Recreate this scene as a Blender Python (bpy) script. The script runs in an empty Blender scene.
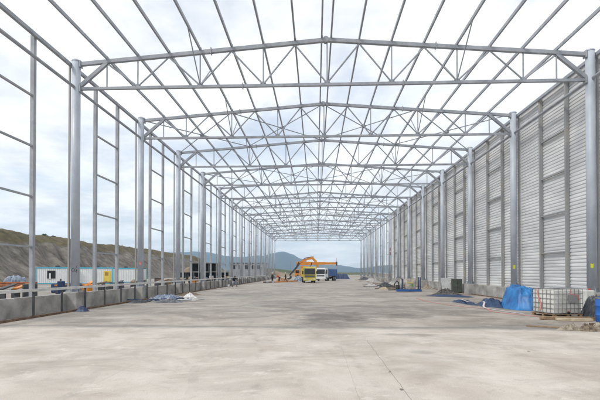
import bpy, bmesh, math, random
from mathutils import Vector, Matrix, noise
random.seed(7)
R = math.radians
C = bpy.data.collections.new('site'); 
S = bpy.context.scene
S.collection.children.link(C)

# ------------------------------------------------------------------ camera
cam = bpy.data.objects.new('camera', bpy.data.cameras.new('camera'))
C.objects.link(cam)
cam.location = (-0.553, 0, 1.848)
cam.data.sensor_width = 36
cam.data.lens = 36*411.13/600
cam.data.shift_x = 0
cam.data.shift_y = (267.67-200)/600
cam.rotation_euler = (R(90)+0.0112, 0, 0.0384)
cam.data.clip_start = .05
cam.data.clip_end = 30000
S.camera = cam

# ------------------------------------------------------------------ world
SUN_EL, SUN_AZ = 48, 235          # azimuth: compass-like, measured clockwise from +Y
w = bpy.data.worlds.new('World'); S.world = w; w.use_nodes = True
nt = w.node_tree; nt.nodes.clear()
N = nt.nodes.new; L = nt.links.new
out = N('ShaderNodeOutputWorld'); bg = N('ShaderNodeBackground')
sky = N('ShaderNodeTexSky'); sky.sky_type = 'NISHITA'; sky.sun_disc = False
sky.sun_elevation = R(SUN_EL); sky.sun_rotation = R(SUN_AZ)
sky.air_density = 1.0; sky.dust_density = 2.0
tc = N('ShaderNodeTexCoord'); sep = N('ShaderNodeSeparateXYZ')
L(tc.outputs['Generated'], sep.inputs[0])
za = N('ShaderNodeMath'); za.operation = 'ADD'; za.inputs[1].default_value = .16; L(sep.outputs['Z'], za.inputs[0])
zm = N('ShaderNodeMath'); zm.operation = 'MAXIMUM'; zm.inputs[1].default_value = .04; L(za.outputs[0], zm.inputs[0])
dx = N('ShaderNodeMath'); dx.operation = 'DIVIDE'; L(sep.outputs['X'], dx.inputs[0]); L(zm.outputs[0], dx.inputs[1])
dy = N('ShaderNodeMath'); dy.operation = 'DIVIDE'; L(sep.outputs['Y'], dy.inputs[0]); L(zm.outputs[0], dy.inputs[1])
cmb = N('ShaderNodeCombineXYZ'); L(dx.outputs[0], cmb.inputs[0]); L(dy.outputs[0], cmb.inputs[1])
cmb.inputs[2].default_value = 3.7
n1 = N('ShaderNodeTexNoise'); n1.inputs['Scale'].default_value = 1.25; n1.inputs['Detail'].default_value = 7
n1.inputs['Roughness'].default_value = .55; n1.inputs['Distortion'].default_value = .35
L(cmb.outputs[0], n1.inputs['Vector'])
r1 = N('ShaderNodeValToRGB')       # cloud cover
r1.color_ramp.elements[0].position = .33; r1.color_ramp.elements[0].color = (.62, .62, .62, 1)
r1.color_ramp.elements[1].position = .50; r1.color_ramp.elements[1].color = (1, 1, 1, 1)
L(n1.outputs[0], r1.inputs[0])
n2 = N('ShaderNodeTexNoise'); n2.inputs['Scale'].default_value = 2.1; n2.inputs['Detail'].default_value = 6
n2.inputs['Roughness'].default_value = .6
L(cmb.outputs[0], n2.inputs['Vector'])
r2 = N('ShaderNodeValToRGB')       # cloud brightness: grey bellies and bright tops
r2.color_ramp.elements[0].position = .28; r2.color_ramp.elements[0].color = (.54, .57, .625, 1)
r2.color_ramp.elements[1].position = .59; r2.color_ramp.elements[1].color = (.88, .88, .88, 1)
L(n2.outputs[0], r2.inputs[0])
sk = N('ShaderNodeMix'); sk.data_type = 'RGBA'; sk.blend_type = 'MULTIPLY'; sk.inputs['Factor'].default_value = 1
L(sky.outputs[0], sk.inputs['A']); sk.inputs['B'].default_value = (.14, .14, .14, 1)
mx = N('ShaderNodeMix'); mx.data_type = 'RGBA'
L(r1.outputs[0], mx.inputs['Factor']); L(sk.outputs['Result'], mx.inputs['A']); L(r2.outputs[0], mx.inputs['B'])
hz_ = N('ShaderNodeMapRange'); hz_.inputs['From Min'].default_value = 0; hz_.inputs['From Max'].default_value = .16
hz_.inputs['To Min'].default_value = 1.28; hz_.inputs['To Max'].default_value = 1.0; L(sep.outputs['Z'], hz_.inputs['Value'])   # brighter band of cloud low over the horizon
hm2 = N('ShaderNodeVectorMath'); hm2.operation = 'SCALE'; L(mx.outputs['Result'], hm2.inputs[0]); L(hz_.outputs[0], hm2.inputs['Scale'])
L(hm2.outputs[0], bg.inputs['Color']); bg.inputs['Strength'].default_value = 1.0
L(bg.outputs[0], out.inputs[0])

# ------------------------------------------------------------------ sun (thin overcast)
sl = bpy.data.lights.new('sun', 'SUN'); sl.energy = 1.5; sl.angle = R(11); sl.color = (1, .96, .9)
so = bpy.data.objects.new('sun', sl); C.objects.link(so)
az, el = R(SUN_AZ), R(SUN_EL)
d = Vector((math.sin(az)*math.cos(el), math.cos(az)*math.cos(el), math.sin(el)))
so.rotation_euler = d.to_track_quat('Z', 'Y').to_euler()
S.view_settings.view_transform = 'Standard'; S.view_settings.look = 'None'
S.view_settings.exposure = 0.6; S.view_settings.gamma = 1
S.view_settings.use_curve_mapping = False

# ------------------------------------------------------------------ materials
MATS = {}
def mat(name, col, rough=.6, var=.12, scale=3, metal=0, bump=0, col2=None, stretch=(1, 1, 1), detail=5, lo=.35, hi=.65):
    if name in MATS: return MATS[name]
    m = bpy.data.materials.new(name); m.use_nodes = True
    t = m.node_tree; b = t.nodes['Principled BSDF']
    b.inputs['Roughness'].default_value = rough; b.inputs['Metallic'].default_value = metal
    c = t.nodes.new('ShaderNodeTexCoord'); mp = t.nodes.new('ShaderNodeMapping'); mp.inputs['Scale'].default_value = stretch
    g = t.nodes.new('ShaderNodeNewGeometry')
    t.links.new(g.outputs['Position'], mp.inputs[0])
    n = t.nodes.new('ShaderNodeTexNoise'); n.inputs['Scale'].default_value = scale; n.inputs['Detail'].default_value = detail
    n.inputs['Roughness'].default_value = .6
    t.links.new(mp.outputs[0], n.inputs['Vector'])
    r = t.nodes.new('ShaderNodeValToRGB')
    if col2 is None: col2 = tuple(min(1, x*(1+var)) for x in col); col = tuple(x*(1-var) for x in col)
    r.color_ramp.elements[0].position = lo; r.color_ramp.elements[0].color = (*col, 1)
    r.color_ramp.elements[1].position = hi; r.color_ramp.elements[1].color = (*col2, 1)
    t.links.new(n.outputs[0], r.inputs[0]); t.links.new(r.outputs[0], b.inputs['Base Color'])
    if bump:
        bp = t.nodes.new('ShaderNodeBump'); bp.inputs['Strength'].default_value = bump; bp.inputs['Distance'].default_value = .05
        t.links.new(n.outputs[0], bp.inputs['Height']); t.links.new(bp.outputs[0], b.inputs['Normal'])
    MATS[name] = m
    return m
steel = mat('grey painted steel', (.37, .405, .46), .45, scale=1.3, col2=(.49, .525, .58), stretch=(1, 1, .6))
steelr = mat('roof steel', (.245, .265, .30), .5, scale=2.4, col2=(.35, .37, .40), detail=8)
steel2 = mat('primer grey steel', (.27, .29, .315), .55, scale=1.6, col2=(.38, .395, .415))
post_m = mat('weathered wall post steel', (.28, .29, .30), .6, scale=2.6, col2=(.37, .34, .29), stretch=(1, 1, .35), detail=8, lo=.45, hi=.7)
clad = mat('white coated sheet', (.55, .56, .57), .42, scale=.8, col2=(.75, .75, .75), stretch=(1, .35, 2.2), detail=8)
conc_w = mat('cast concrete', (.23, .222, .21), .9, scale=1.1, col2=(.47, .455, .43), detail=9, bump=.3)
rust = mat('rusty steel', (.085, .05, .035), .85, scale=4, col2=(.20, .125, .08))
white = mat('white paint', (.72, .73, .73), .45, var=.06)
offw = mat('pale rail', (.48, .48, .46), .6, scale=2, col2=(.66, .65, .62))
dark = mat('dark steel', (.05, .052, .055), .6, var=.3)
black = mat('black rubber', (.018, .018, .02), .75, var=.2)
glass = mat('dark glass', (.02, .025, .03), .12, var=.2)
cyan = mat('cyan paint', (.07, .42, .55), .5, var=.1)
yellow = mat('faded yellow paint', (.50, .41, .07), .45, scale=2, col2=(.66, .55, .12))
orange = mat('orange paint', (.60, .20, .02), .45, scale=1.5, col2=(.74, .29, .03))
blue = mat('blue paint', (.02, .09, .30), .45, var=.25)
navy = mat('navy paint', (.02, .045, .12), .5, var=.25)
tarpm = mat('blue tarpaulin', (.008, .07, .24), .45, scale=1.6, col2=(.02, .20, .50), bump=.2, detail=8)
tarpd = mat('dark blue tarpaulin', (.008, .022, .06), .45, scale=3, col2=(.02, .06, .15), bump=.25)
tarpg = mat('grey blue sheeting', (.10, .14, .22), .5, scale=3, col2=(.36, .42, .50), bump=.3)
bagm = mat('black plastic', (.03, .033, .04), .35, scale=3, col2=(.09, .095, .11), bump=.4)
wood = mat('rough timber', (.16, .10, .055), .85, scale=6, col2=(.33, .23, .14), stretch=(1, 1, 4))
wood2 = mat('pale timber', (.36, .29, .19), .85, scale=6, col2=(.52, .44, .32))
sack = mat('dirty sackcloth', (.13, .105, .075), .9, scale=9, col2=(.38, .34, .27), bump=.5)
hdpe = mat('milky plastic', (.52, .52, .48), .4, scale=1.6, col2=(.72, .72, .68), detail=8)
galv = mat('galvanised wire', (.25, .25, .26), .45, metal=.6, var=.2)
signg = mat('grey label plate', (.22, .22, .22), .5, scale=30, var=.15)
redm = mat('red plastic', (.6, .05, .04), .5, var=.1)
pink = mat('faded red tape', (.60, .22, .20), .6, var=.15)
green = mat('dark green cabinet paint', (.065, .075, .06), .5, var=.25)
gpl = mat('light grey board', (.42, .43, .43), .7, var=.12)
skin = mat('skin', (.38, .22, .15), .6, var=.08)
cl_navy = mat('navy jacket cloth', (.018, .024, .04), .9, var=.2)
cl_jean = mat('pale blue jeans', (.20, .25, .30), .9, var=.2)
cl_green = mat('dark green work jacket', (.035, .05, .04), .9, var=.2)
cl_red = mat('orange red work vest', (.50, .09, .04), .85, var=.15)
cl_dark = mat('dark trousers cloth', (.03, .03, .035), .9, var=.2)
hair = mat('dark hair', (.02, .015, .012), .8, var=.2)
yl = mat('yellow poster', (.68, .48, .03), .6, scale=2.2, col2=(.75, .60, .12))

def floor_material():
    m = bpy.data.materials.new('worn concrete floor'); m.use_nodes = True
    t = m.node_tree; b = t.nodes['Principled BSDF']; nn = t.nodes.new; ll = t.links.new
    g = nn('ShaderNodeNewGeometry'); P = g.outputs['Position']
    sp = nn('ShaderNodeSeparateXYZ'); ll(P, sp.inputs[0])
    def M(op, a, bb=None, clamp=False):
        x = nn('ShaderNodeMath'); x.operation = op; x.use_clamp = clamp
        for i, v in enumerate((a, bb)):
            if v is None: continue
            if isinstance(v, (int, float)): x.inputs[i].default_value = v
            else: ll(v, x.inputs[i])
        return x.outputs[0]
    def noi(scale, det=6, st=(1, 1, 1), rough=.6, dist=0):
        mp = nn('ShaderNodeMapping'); mp.inputs['Scale'].default_value = st; ll(P, mp.inputs[0])
        n = nn('ShaderNodeTexNoise'); n.inputs['Scale'].default_value = scale; n.inputs['Detail'].default_value = det
        n.inputs['Roughness'].default_value = rough; n.inputs['Distortion'].default_value = dist
        ll(mp.outputs[0], n.inputs['Vector']); return n.outputs[0]
    def ramp(v, *st):
        r = nn('ShaderNodeValToRGB'); e = r.color_ramp.elements
        while len(e) < len(st): e.new(.5)
        for k, (p, c) in enumerate(st): e[k].position = p; e[k].color = (*c, 1) if isinstance(c, tuple) else (c, c, c, 1)
        ll(v, r.inputs[0]); return r.outputs[0]
    def mix(f, a, bb, mode='MIX'):
        x = nn('ShaderNodeMix'); x.data_type = 'RGBA'; x.blend_type = mode
        for k, v in (('Factor', f), ('A', a), ('B', bb)):
            if isinstance(v, (int, float)): x.inputs[k].default_value = v
            elif isinstance(v, tuple): x.inputs[k].default_value = (*v, 1)
            else: ll(v, x.inputs[k])
        return x.outputs['Result']
    X, Y = sp.outputs['X'], sp.outputs['Y']
    edge = M('ADD', Y, M('MULTIPLY', M('SUBTRACT', noi(.8), .5), .5))
    far = M('MULTIPLY', M('SUBTRACT', edge, 13.55), 2.2, True)       # 0 = new pour in front, 1 = dusty older slab
    near_c = ramp(noi(.5, 10, (1, .9, 1), .64, .3), (.32, (.38, .332, .285)), (.5, (.49, .44, .388)), (.68, (.57, .525, .472)))
    far_c = ramp(noi(.4, 10, (.7, 1, 1), .7, 1.0), (.34, (.185, .162, .138)), (.5, (.34, .303, .263)), (.66, (.46, .42, .373)))
    col = mix(far, near_c, far_c)
    # broad drag marks swept across both slabs
    col = mix(ramp(noi(.7, 9, (.7, 1.1, 1), .68, .8), (.48, 0.0), (.68, .6)), col, (.27, .235, .20))
    col = mix(ramp(noi(7, 5, (1, .5, 1), .7), (.55, 0.0), (.8, .35)), col, (.33, .30, .27))
    # grit and fine grain, aggregate showing through
    col = mix(.35, col, ramp(noi(45, 4, (1, 1, 1), .8), (.35, .55), (.65, 1.35)), 'MULTIPLY')
    col = mix(ramp(noi(3.2, 6, (1, 1, 1), .75), (.62, 0.0), (.70, .5)), col, (.24, .215, .185))
    col = mix(ramp(noi(.9, 11, (1, .8, 1), .72, .4), (.565, 0.0), (.59, .30)), col, (.30, .265, .225))
    col = mix(ramp(noi(1.3, 11, (.8, 1, 1), .74, .3), (.60, 0.0), (.615, .45)), col, (.60, .57, .52))
    for xj in (-8.3, -4.2, 4.2, 8.3):
        f = M('MULTIPLY', M('LESS_THAN', M('ABSOLUTE', M('SUBTRACT', X, xj)), .006), M('MULTIPLY', ramp(noi(.9, 4), (.4, .1), (.6, .8)), .5))
        col = mix(f, col, (.13, .115, .10))
    for cx0, cy0, rad in ((-22, 6, 20.5), (-22, 6, 22.4), (26, 30, 27.5), (26, 30, 29.3), (3, -30, 46), (3, -30, 47.9)):
        a = M('SUBTRACT', X, cx0); c = M('SUBTRACT', Y, cy0)
        dd = M('ABSOLUTE', M('SUBTRACT', M('SQRT', M('ADD', M('MULTIPLY', a, a), M('MULTIPLY', c, c))), rad))
        f = M('MULTIPLY', M('SUBTRACT', 1.0, M('DIVIDE', dd, .15), True), ramp(noi(1.7, 9, (1, 1, 1), .75), (.48, 0.0), (.62, .42)))
        col = mix(f, col, (.20, .175, .15))
    # wet/oil stains with their own outlines
    def blob(x0, y0, rx, ry, amt):
        a = M('DIVIDE', M('SUBTRACT', X, x0), rx); c = M('DIVIDE', M('SUBTRACT', Y, y0), ry)
        dd = M('ADD', M('MULTIPLY', a, a), M('MULTIPLY', c, c))
        dd = M('ADD', dd, M('MULTIPLY', M('SUBTRACT', noi(1.1, 7, (1, 1, 1), .7), .5), 3.4))
        return M('MULTIPLY', M('SUBTRACT', 1.0, dd, True), amt, True)
    for bl in ((.3, 17.2, 1.9, 2.8, .95), (2.9, 17.8, 1.6, 1.5, .85), (1.5, 20.5, 4, 3, .5), (-9.5, 15.5, 3, .9, .5), (10, 15.2, 3.5, .9, .5), (-2.4, 24, 3.2, 3.0, .45), (5, 22, 3, 2.0, .4), (-8, 18.5, 3.5, 1.6, .35), (2.2, 12.3, .9, .35, .5), (-6, 34, 4, 5, .4), (1.9, 9.6, .35, .3, .35), (7, 14.2, 3, 1.0, .4)):
        col = mix(blob(*bl), col, (.13, .115, .10))
    # dirty transverse joints
    for y0, wd, amt in ((13.75, .55, .9), (20.1, .28, .5), (26.3, .3, .5), (32.5, .4, .5), (39, .5, .5), (46, .6, .5), (54, .8, .5), (64, 1, .5)):
        yy = M('ADD', Y, M('MULTIPLY', M('SUBTRACT', noi(.35, 4), .5), .5))
        dj = M('ABSOLUTE', M('SUBTRACT', yy, y0))
        f = M('SUBTRACT', 1.0, M('DIVIDE', dj, wd), True)
        f = M('MULTIPLY', f, M('MULTIPLY', ramp(noi(.9, 6, (1, 1, 1), .7), (.3, .25), (.6, 1.0)), amt), True)
        col = mix(f, col, (.19, .175, .16))
    dj = M('ABSOLUTE', M('SUBTRACT', Y, 13.93)); col = mix(M('MULTIPLY', M('LESS_THAN', dj, .02), .8), col, (.09, .08, .07))
    # two long shrinkage cracks in the front slab, with spalled spots
    for x0, y1, wd, amt in ((.08, 10.4, .003, .5), (.83, 11.2, .005, .75)):
        wob = M('MULTIPLY', M('SUBTRACT', noi(1.8, 6, (.01, 1, 1), .6), .5), 0.09)
        dc = M('ABSOLUTE', M('SUBTRACT', M('SUBTRACT', X, x0), wob))
        wv = M('ADD', wd, M('MULTIPLY', ramp(noi(2.3, 3, (.01, 1, 1)), (.62, 0.0), (.74, 1.0)), .008))
        f = M('MULTIPLY', M('LESS_THAN', dc, wv), M('LESS_THAN', Y, y1))
        col = mix(M('MULTIPLY', f, amt), col, (.12, .105, .09))
    for x0, y0, r0 in ((.80, 6.55, .035), (.82, 7.7, .022), (4.4, 9.8, .03)):
        a = M('SUBTRACT', X, x0); c = M('MULTIPLY', M('SUBTRACT', Y, y0), .6)
        dd = M('SQRT', M('ADD', M('MULTIPLY', a, a), M('MULTIPLY', c, c)))
        dd = M('ADD', dd, M('MULTIPLY', M('SUBTRACT', noi(14, 3), .5), .08))
        col = mix(M('MULTIPLY', M('LESS_THAN', dd, r0), .8), col, (.07, .06, .055))
    # thin saw/tyre lines
    for x0, wd, amt in ((-4.6, .09, .25), (-2.8, .09, .22), (4.2, .1, .22), (6.0, .1, .2)):
        xx = M('ADD', X, M('MULTIPLY', M('SUBTRACT', noi(.09, 2, (.01, 1, 1)), .5), 5.0))
        f = M('LESS_THAN', M('ABSOLUTE', M('SUBTRACT', xx, x0)), wd)
        f = M('MULTIPLY', f, M('MULTIPLY', ramp(noi(2.5, 5), (.4, 0.0), (.65, 1.0)), amt))
        col = mix(f, col, (.24, .22, .20))
    ll(col, b.inputs['Base Color'])
    ll(ramp(noi(.8, 5), (.35, .55), (.65, .85)), b.inputs['Roughness'])
    bp = nn('ShaderNodeBump'); bp.inputs['Strength'].default_value = .35; bp.inputs['Distance'].default_value = .02
    ll(noi(5, 8, (1, 1, 1), .7), bp.inputs['Height']); ll(bp.outputs[0], b.inputs['Normal'])
    return m
floor_m = floor_material()

def hill_material():
    m = bpy.data.materials.new('gravel and dry grass'); m.use_nodes = True
    t = m.node_tree; b = t.nodes['Principled BSDF']; b.inputs['Roughness'].default_value = .95
    nn = t.nodes.new; ll = t.links.new
    g = nn('ShaderNodeNewGeometry'); sp = nn('ShaderNodeSeparateXYZ'); ll(g.outputs['Position'], sp.inputs[0])
    n = nn('ShaderNodeTexNoise'); n.inputs['Scale'].default_value = .16; n.inputs['Detail'].default_value = 8; ll(g.outputs['Position'], n.inputs['Vector'])
    a = nn('ShaderNodeMath'); a.operation = 'MULTIPLY_ADD'; ll(n.outputs[0], a.inputs[0]); a.inputs[1].default_value = 4.5; ll(sp.outputs['Z'], a.inputs[2])
    mr = nn('ShaderNodeMapRange'); mr.inputs['From Min'].default_value = 9.6; mr.inputs['From Max'].default_value = 10.3; ll(a.outputs[0], mr.inputs['Value'])
    # gully streaks running down the slope
    mp = nn('ShaderNodeMapping'); mp.inputs['Scale'].default_value = (.35, .9, .35); mp.inputs['Rotation'].default_value = (0, 0, R(24)); ll(g.outputs['Position'], mp.inputs[0])
    n2 = nn('ShaderNodeTexNoise'); n2.inputs['Scale'].default_value = 1.0; n2.inputs['Detail'].default_value = 6; n2.inputs['Roughness'].default_value = .7; ll(mp.outputs[0], n2.inputs['Vector'])
    r = nn('ShaderNodeValToRGB'); e = r.color_ramp.elements
    e[0].position = .36; e[0].color = (.075, .063, .05, 1); e[1].position = .66; e[1].color = (.22, .195, .165, 1); ll(n2.outputs[0], r.inputs[0])
    n3 = nn('ShaderNodeTexNoise'); n3.inputs['Scale'].default_value = .5; n3.inputs['Detail'].default_value = 8; n3.inputs['Roughness'].default_value = .75; ll(g.outputs['Position'], n3.inputs['Vector'])
    r3 = nn('ShaderNodeValToRGB'); e = r3.color_ramp.elements
    e[0].position = .35; e[0].color = (.045, .038, .018, 1); e[1].position = .60; e[1].color = (.135, .105, .048, 1)
    x = e.new(.75); x.color = (.17, .13, .07, 1); ll(n3.outputs[0], r3.inputs[0])
    mx = nn('ShaderNodeMix'); mx.data_type = 'RGBA'; ll(mr.outputs[0], mx.inputs['Factor']); ll(r.outputs[0], mx.inputs['A']); ll(r3.outputs[0], mx.inputs['B'])
    ll(mx.outputs['Result'], b.inputs['Base Color'])
    bp = nn('ShaderNodeBump'); bp.inputs['Strength'].default_value = .8; bp.inputs['Distance'].default_value = .4; ll(n2.outputs[0], bp.inputs['Height']); ll(bp.outputs[0], b.inputs['Normal'])
    return m
dirt = mat('dusty ground', (.20, .18, .155), .95, scale=.12, col2=(.34, .31, .27), detail=9, bump=.3)
mtn = mat('wooded mountain', (.012, .026, .04), .95, scale=.006, col2=(.035, .06, .07), detail=9)
earth = mat('brown earth', (.15, .115, .08), .95, scale=.4, col2=(.27, .21, .15), detail=8, bump=.5)
bush_m = mat('scrub leaves', (.03, .045, .018), .85, scale=1.5, col2=(.10, .11, .04))

# ------------------------------------------------------------------ helpers
def link(o, parent=None, loc=None):
    C.objects.link(o)
    if parent: o.parent = parent
    if loc: o.location = loc
    return o
def tag(o, label=None, cat=None, group=None, kind=None):
    if label: o['label'] = label
    if cat: o['category'] = cat
    if group: o['group'] = group
    if kind: o['kind'] = kind
    return o
def thing(name, label, cat, loc=(0, 0, 0), rz=0, group=None):
    o = bpy.data.objects.new(name, None); o.empty_display_size = .3
    link(o); o.location = loc; o.rotation_euler = (0, 0, rz)
    return tag(o, label, cat, group)
class MB:
    def __init__(s): s.v = []; s.f = []
    def add(s, vs, fs):
        n = len(s.v); s.v += [tuple(x) for x in vs]; s.f += [tuple(i+n for i in f) for f in fs]; return s
    def box(s, x0, y0, z0, x1, y1, z1):
        vs = [(x, y, z) for x in (x0, x1) for y in (y0, y1) for z in (z0, z1)]
        return s.add(vs, [(0, 1, 3, 2), (4, 6, 7, 5), (0, 4, 5, 1), (2, 3, 7, 6), (0, 2, 6, 4), (1, 5, 7, 3)])
    def bar(s, a, b, w, h=None, up=(0, 0, 1)):
        h = h or w; a = Vector(a); b = Vector(b); d = (b-a).normalized(); up = Vector(up)
        if abs(d.dot(up)) > .99: up = Vector((0, 1, 0))
        x = d.cross(up).normalized(); z = x.cross(d).normalized()
        vs = [p + x*sx*w/2 + z*sz*h/2 for p in (a, b) for sx, sz in ((-1, -1), (1, -1), (1, 1), (-1, 1))]
        return s.add(vs, [(3, 2, 1, 0), (4, 5, 6, 7), (0, 1, 5, 4), (1, 2, 6, 5), (2, 3, 7, 6), (3, 0, 4, 7)])
    def tube(s, pts, r, n=8, cap=True):
        pts = [Vector(p) for p in pts]; rs = r if isinstance(r, (list, tuple)) else [r]*len(pts)
        base = len(s.v); prev = None
        for i, p in enumerate(pts):
            d = (pts[min(i+1, len(pts)-1)]-pts[max(i-1, 0)]).normalized()
            ref = prev if prev else (Vector((0, 0, 1)) if abs(d.z) < .9 else Vector((0, 1, 0)))
            x = (ref - d*ref.dot(d)).normalized(); y = d.cross(x); prev = x
            for k in range(n):
                a = 2*math.pi*k/n; s.v.append(tuple(p+(x*math.cos(a)+y*math.sin(a))*rs[i]))
        for i in range(len(pts)-1):
            for k in range(n):
                a = base+i*n+k; b = base+i*n+(k+1) % n
                s.f.append((a, b, b+n, a+n))
        if cap:
            s.f.append(tuple(base+k for k in reversed(range(n)))); s.f.append(tuple(base+(len(pts)-1)*n+k for k in range(n)))
        return s
    def grid(s, fn, nu, nv):
        base = len(s.v)
        for i in range(nu+1):
            for j in range(nv+1): s.v.append(tuple(fn(i/nu, j/nv)))
        for i in range(nu):
            for j in range(nv):
                a = base+i*(nv+1)+j; s.f.append((a, a+nv+1, a+nv+2, a+1))
        return s
    def mesh(s, name, m, smooth=False, bevel=0):
        me = bpy.data.meshes.new(name); me.from_pydata(s.v, [], s.f)
        bm = bmesh.new(); bm.from_mesh(me)
        if bevel: bmesh.ops.bevel(bm, geom=bm.edges[:], offset=bevel, segments=2, affect='EDGES', profile=.5)
        bmesh.ops.recalc_face_normals(bm, faces=bm.faces); bm.to_mesh(me); bm.free()
        if smooth:
            for p in me.polygons: p.use_smooth = True
        me.materials.append(m); return me
    def build(s, name, m, parent=None, smooth=False, bevel=0, loc=None):
        return link(bpy.data.objects.new(name, s.mesh(name, m, smooth, bevel)), parent, loc)
def share(name, me, parent, loc=(0, 0, 0)):
    return link(bpy.data.objects.new(name, me), parent, loc)
def smooth_angle(o, deg=40):
    me = o.data
    for p in me.polygons: p.use_smooth = True
    me.set_sharp_from_angle(angle=R(deg))
ORD = ['first', 'second', 'third', 'fourth', 'fifth', 'sixth', 'seventh', 'eighth', 'ninth', 'tenth', 'eleventh', 'twelfth', 'thirteenth', 'fourteenth', 'fifteenth', 'sixteenth']

# ------------------------------------------------------------------ hall dimensions
HW = 12.5; Y0 = 19.98; BAY = 7.627; NF = 14
ZE = 12.23; ZB = 11.0; ZR = 13.19
YE = Y0+BAY*(NF-1); YS = Y0-BAY
PO = 12.9
DK = HW/8.16
def zt(x): return ZR-(ZR-ZE)*abs(x)/HW
def kx(k): return -HW+k*(HW/8)

# ------------------------------------------------------------------ terrain
def ground():
    m = MB(); xs = [-6000, -1500, -400, -200, -90, -40, -14, 14, 40, 90, 250, 1500, 6000]
    ys = [-800, -60, 0, 60, 124, 200, 320, 600, 1500, 3000, 9000]
    m.grid(lambda u, v: (xs[round(u*12)], ys[round(v*10)], -.03 - (.0 if ys[round(v*10)] < 400 else 1.5)), 12, 10)
    tag(m.build('ground', dirt), kind='structure')
    f = MB(); f.box(-13.2, -25, -.02, 13.3, 123, 0); tag(f.build('concrete_floor', floor_m), kind='structure')
    hm = hill_material()
    def hill(u, v):
        y = -60 + 420*v
        t = u
        X = -47 - 14*min(t/.55, 1) - max(0, t-.55)*120
        top = 10.4*(1 if y < 200 else max(0, 1-(y-200)/80)**.8)
        n = noise.fractal(Vector((X*.05, y*.05, 1)), 1, 2, 5)
        gl = abs(noise.noise(Vector((y*.22+X*.16, X*.03, 4))))+.5*abs(noise.noise(Vector((y*.6+X*.4, X*.08, 9))))
        st = noise.fractal(Vector((X*.8, y*.8, 2)), .7, 2, 3)
        s = min(t/.55, 1); s = s*s*(3-2*s)*.35+s*.65
        z = -.4 + top*s + (n*(1.1 if t < .4 else .6) + gl*1.5*max(0, min(1, (.52-t)*5)) - .45*max(0, min(1, (.52-t)*5)) + st*.16)*min(1, t*5)*min(1, top/6)
        X += noise.noise(Vector((y*.06, t*3, 5)))*1.6
        return (X, y, z)
    h = MB(); h.grid(hill, 90, 620); tag(h.build('gravel_embankment', hm, smooth=True), kind='structure')
    # mountain range on the far side of the bay
    prof = [(-3600, 80), (-2400, 150), (-1700, 170), (-1250, 140), (-900, 160), (-780, 150), (-650, 128), (-520, 120), (-400, 128), (-300, 150), (-240, 158), (-180, 138), (-110, 108), (-43, 78), (40, 62), (103, 56), (220, 47), (327, 43), (480, 55), (620, 66), (900, 60), (1500, 90), (2200, 120), (3600, 80)]
    def ph(x):
        for (a, p), (b, q) in zip(prof, prof[1:]):
            if a <= x <= b: t = (x-a)/(b-a); t = t*t*(3-2*t); return p+(q-p)*t
        return 60
    def mt(u, v):
        X = -3600+7200*u; y = 2500+900*v
        e = math.sin(min(1, v/.62)*math.pi/2) if v < .62 else 1-(v-.62)*1.2
        n = noise.fractal(Vector((X*.004, y*.004, 3)), 1, 2, 6)
        return (X, y, -4+ph(X)*e + n*16*e)
    g = MB(); g.grid(mt, 360, 22); tag(g.build('mountains', mtn, smooth=True), kind='structure')
    # sea between the plain and the mountains
    s = MB(); s.box(-3600, 900, -1.4, 3600, 2700, -1.2)
    tag(s.build('sea', mat('sea water', (.10, .15, .19), .25, var=.1, scale=.01)), kind='structure')
ground()

def mound(name, x, y, rx, ry, h, m, seed):
    g = MB()
    def fn(u, v):
        a = u*2*math.pi; r = v
        n = noise.fractal(Vector((math.cos(a)*r*2+seed, math.sin(a)*r*2, seed)), 1, 2, 5)
        hh = h*(math.cos(min(1, r)*math.pi)*.5+.5)*(1+n*.5)
        return (x+rx*r*math.cos(a)*(1+n*.15), y+ry*r*math.sin(a)*(1+n*.15), -.06+hh)
    g.grid(fn, 48, 12)
    return tag(g.build(name, m, smooth=True), kind='structure')
mound('earth_mounds', -22, 180, 26, 8, 2.6, earth, 1.3)
mound('earth_mounds', -2, 230, 24, 8, 2.4, earth, 4.1)
mound('earth_mounds', -46, 150, 12, 9, 3.0, earth, 9.7)
mound('earth_mounds', 36, 175, 26, 8, 1.2, earth, 6.7)
mound('earth_mounds', 20, 320, 60, 12, 1.6, bush_m, 2.7)
mound('earth_mounds', -60, 420, 60, 16, 5.5, bush_m, 5.7)

# ------------------------------------------------------------------ columns
colm = MB(); colm.tube([(0, 0, .9), (0, 0, 12.36)], .2, 28)
colme = colm.mesh('shaft', steel); 
for p in colme.polygons: p.use_smooth = len(p.vertices) == 4
capme = MB().tube([(0, 0, 12.36), (0, 0, 12.40), (0, 0, 12.47), (0, 0, 12.5)], [.215, .215, .14, .02], 20).mesh('cap', steel)
pedL = MB().box(-.42, -.5, 0, .36, .5, .86).mesh('pedestal', conc_w, bevel=.015)
bpl = MB().box(-.33, -.33, .86, .33, .33, .9).mesh('base_plate', steel2)
boltme = MB()
for sx in (-.27, .27):
    for sy in (-.27, .27): boltme.tube([(sx, sy, .9), (sx, sy, .98)], .02, 6)
boltme = boltme.mesh('anchor_bolt', steel2)
gus = MB()
for a in range(4):
    c, s_ = math.cos(a*math.pi/2), math.sin(a*math.pi/2)
    gus.bar((c*.2, s_*.2, .9), (c*.2, s_*.2, .9001), .01)
stm = MB()
for a in range(4):
    c, s_ = math.cos(a*math.pi/2), math.sin(a*math.pi/2); px, py = -s_*.006, c*.006
    vs = [(c*.2+px, s_*.2+py, .9), (c*.32+px, s_*.32+py, .9), (c*.2+px, s_*.2+py, 1.2), (c*.2-px, s_*.2-py, .9), (c*.32-px, s_*.32-py, .9), (c*.2-px, s_*.2-py, 1.2)]
    stm.add(vs, [(0, 1, 2), (3, 5, 4), (0, 3, 4, 1), (1, 4, 5, 2), (2, 5, 3, 0)])
stm = stm.mesh('stiffener', steel2)
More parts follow.
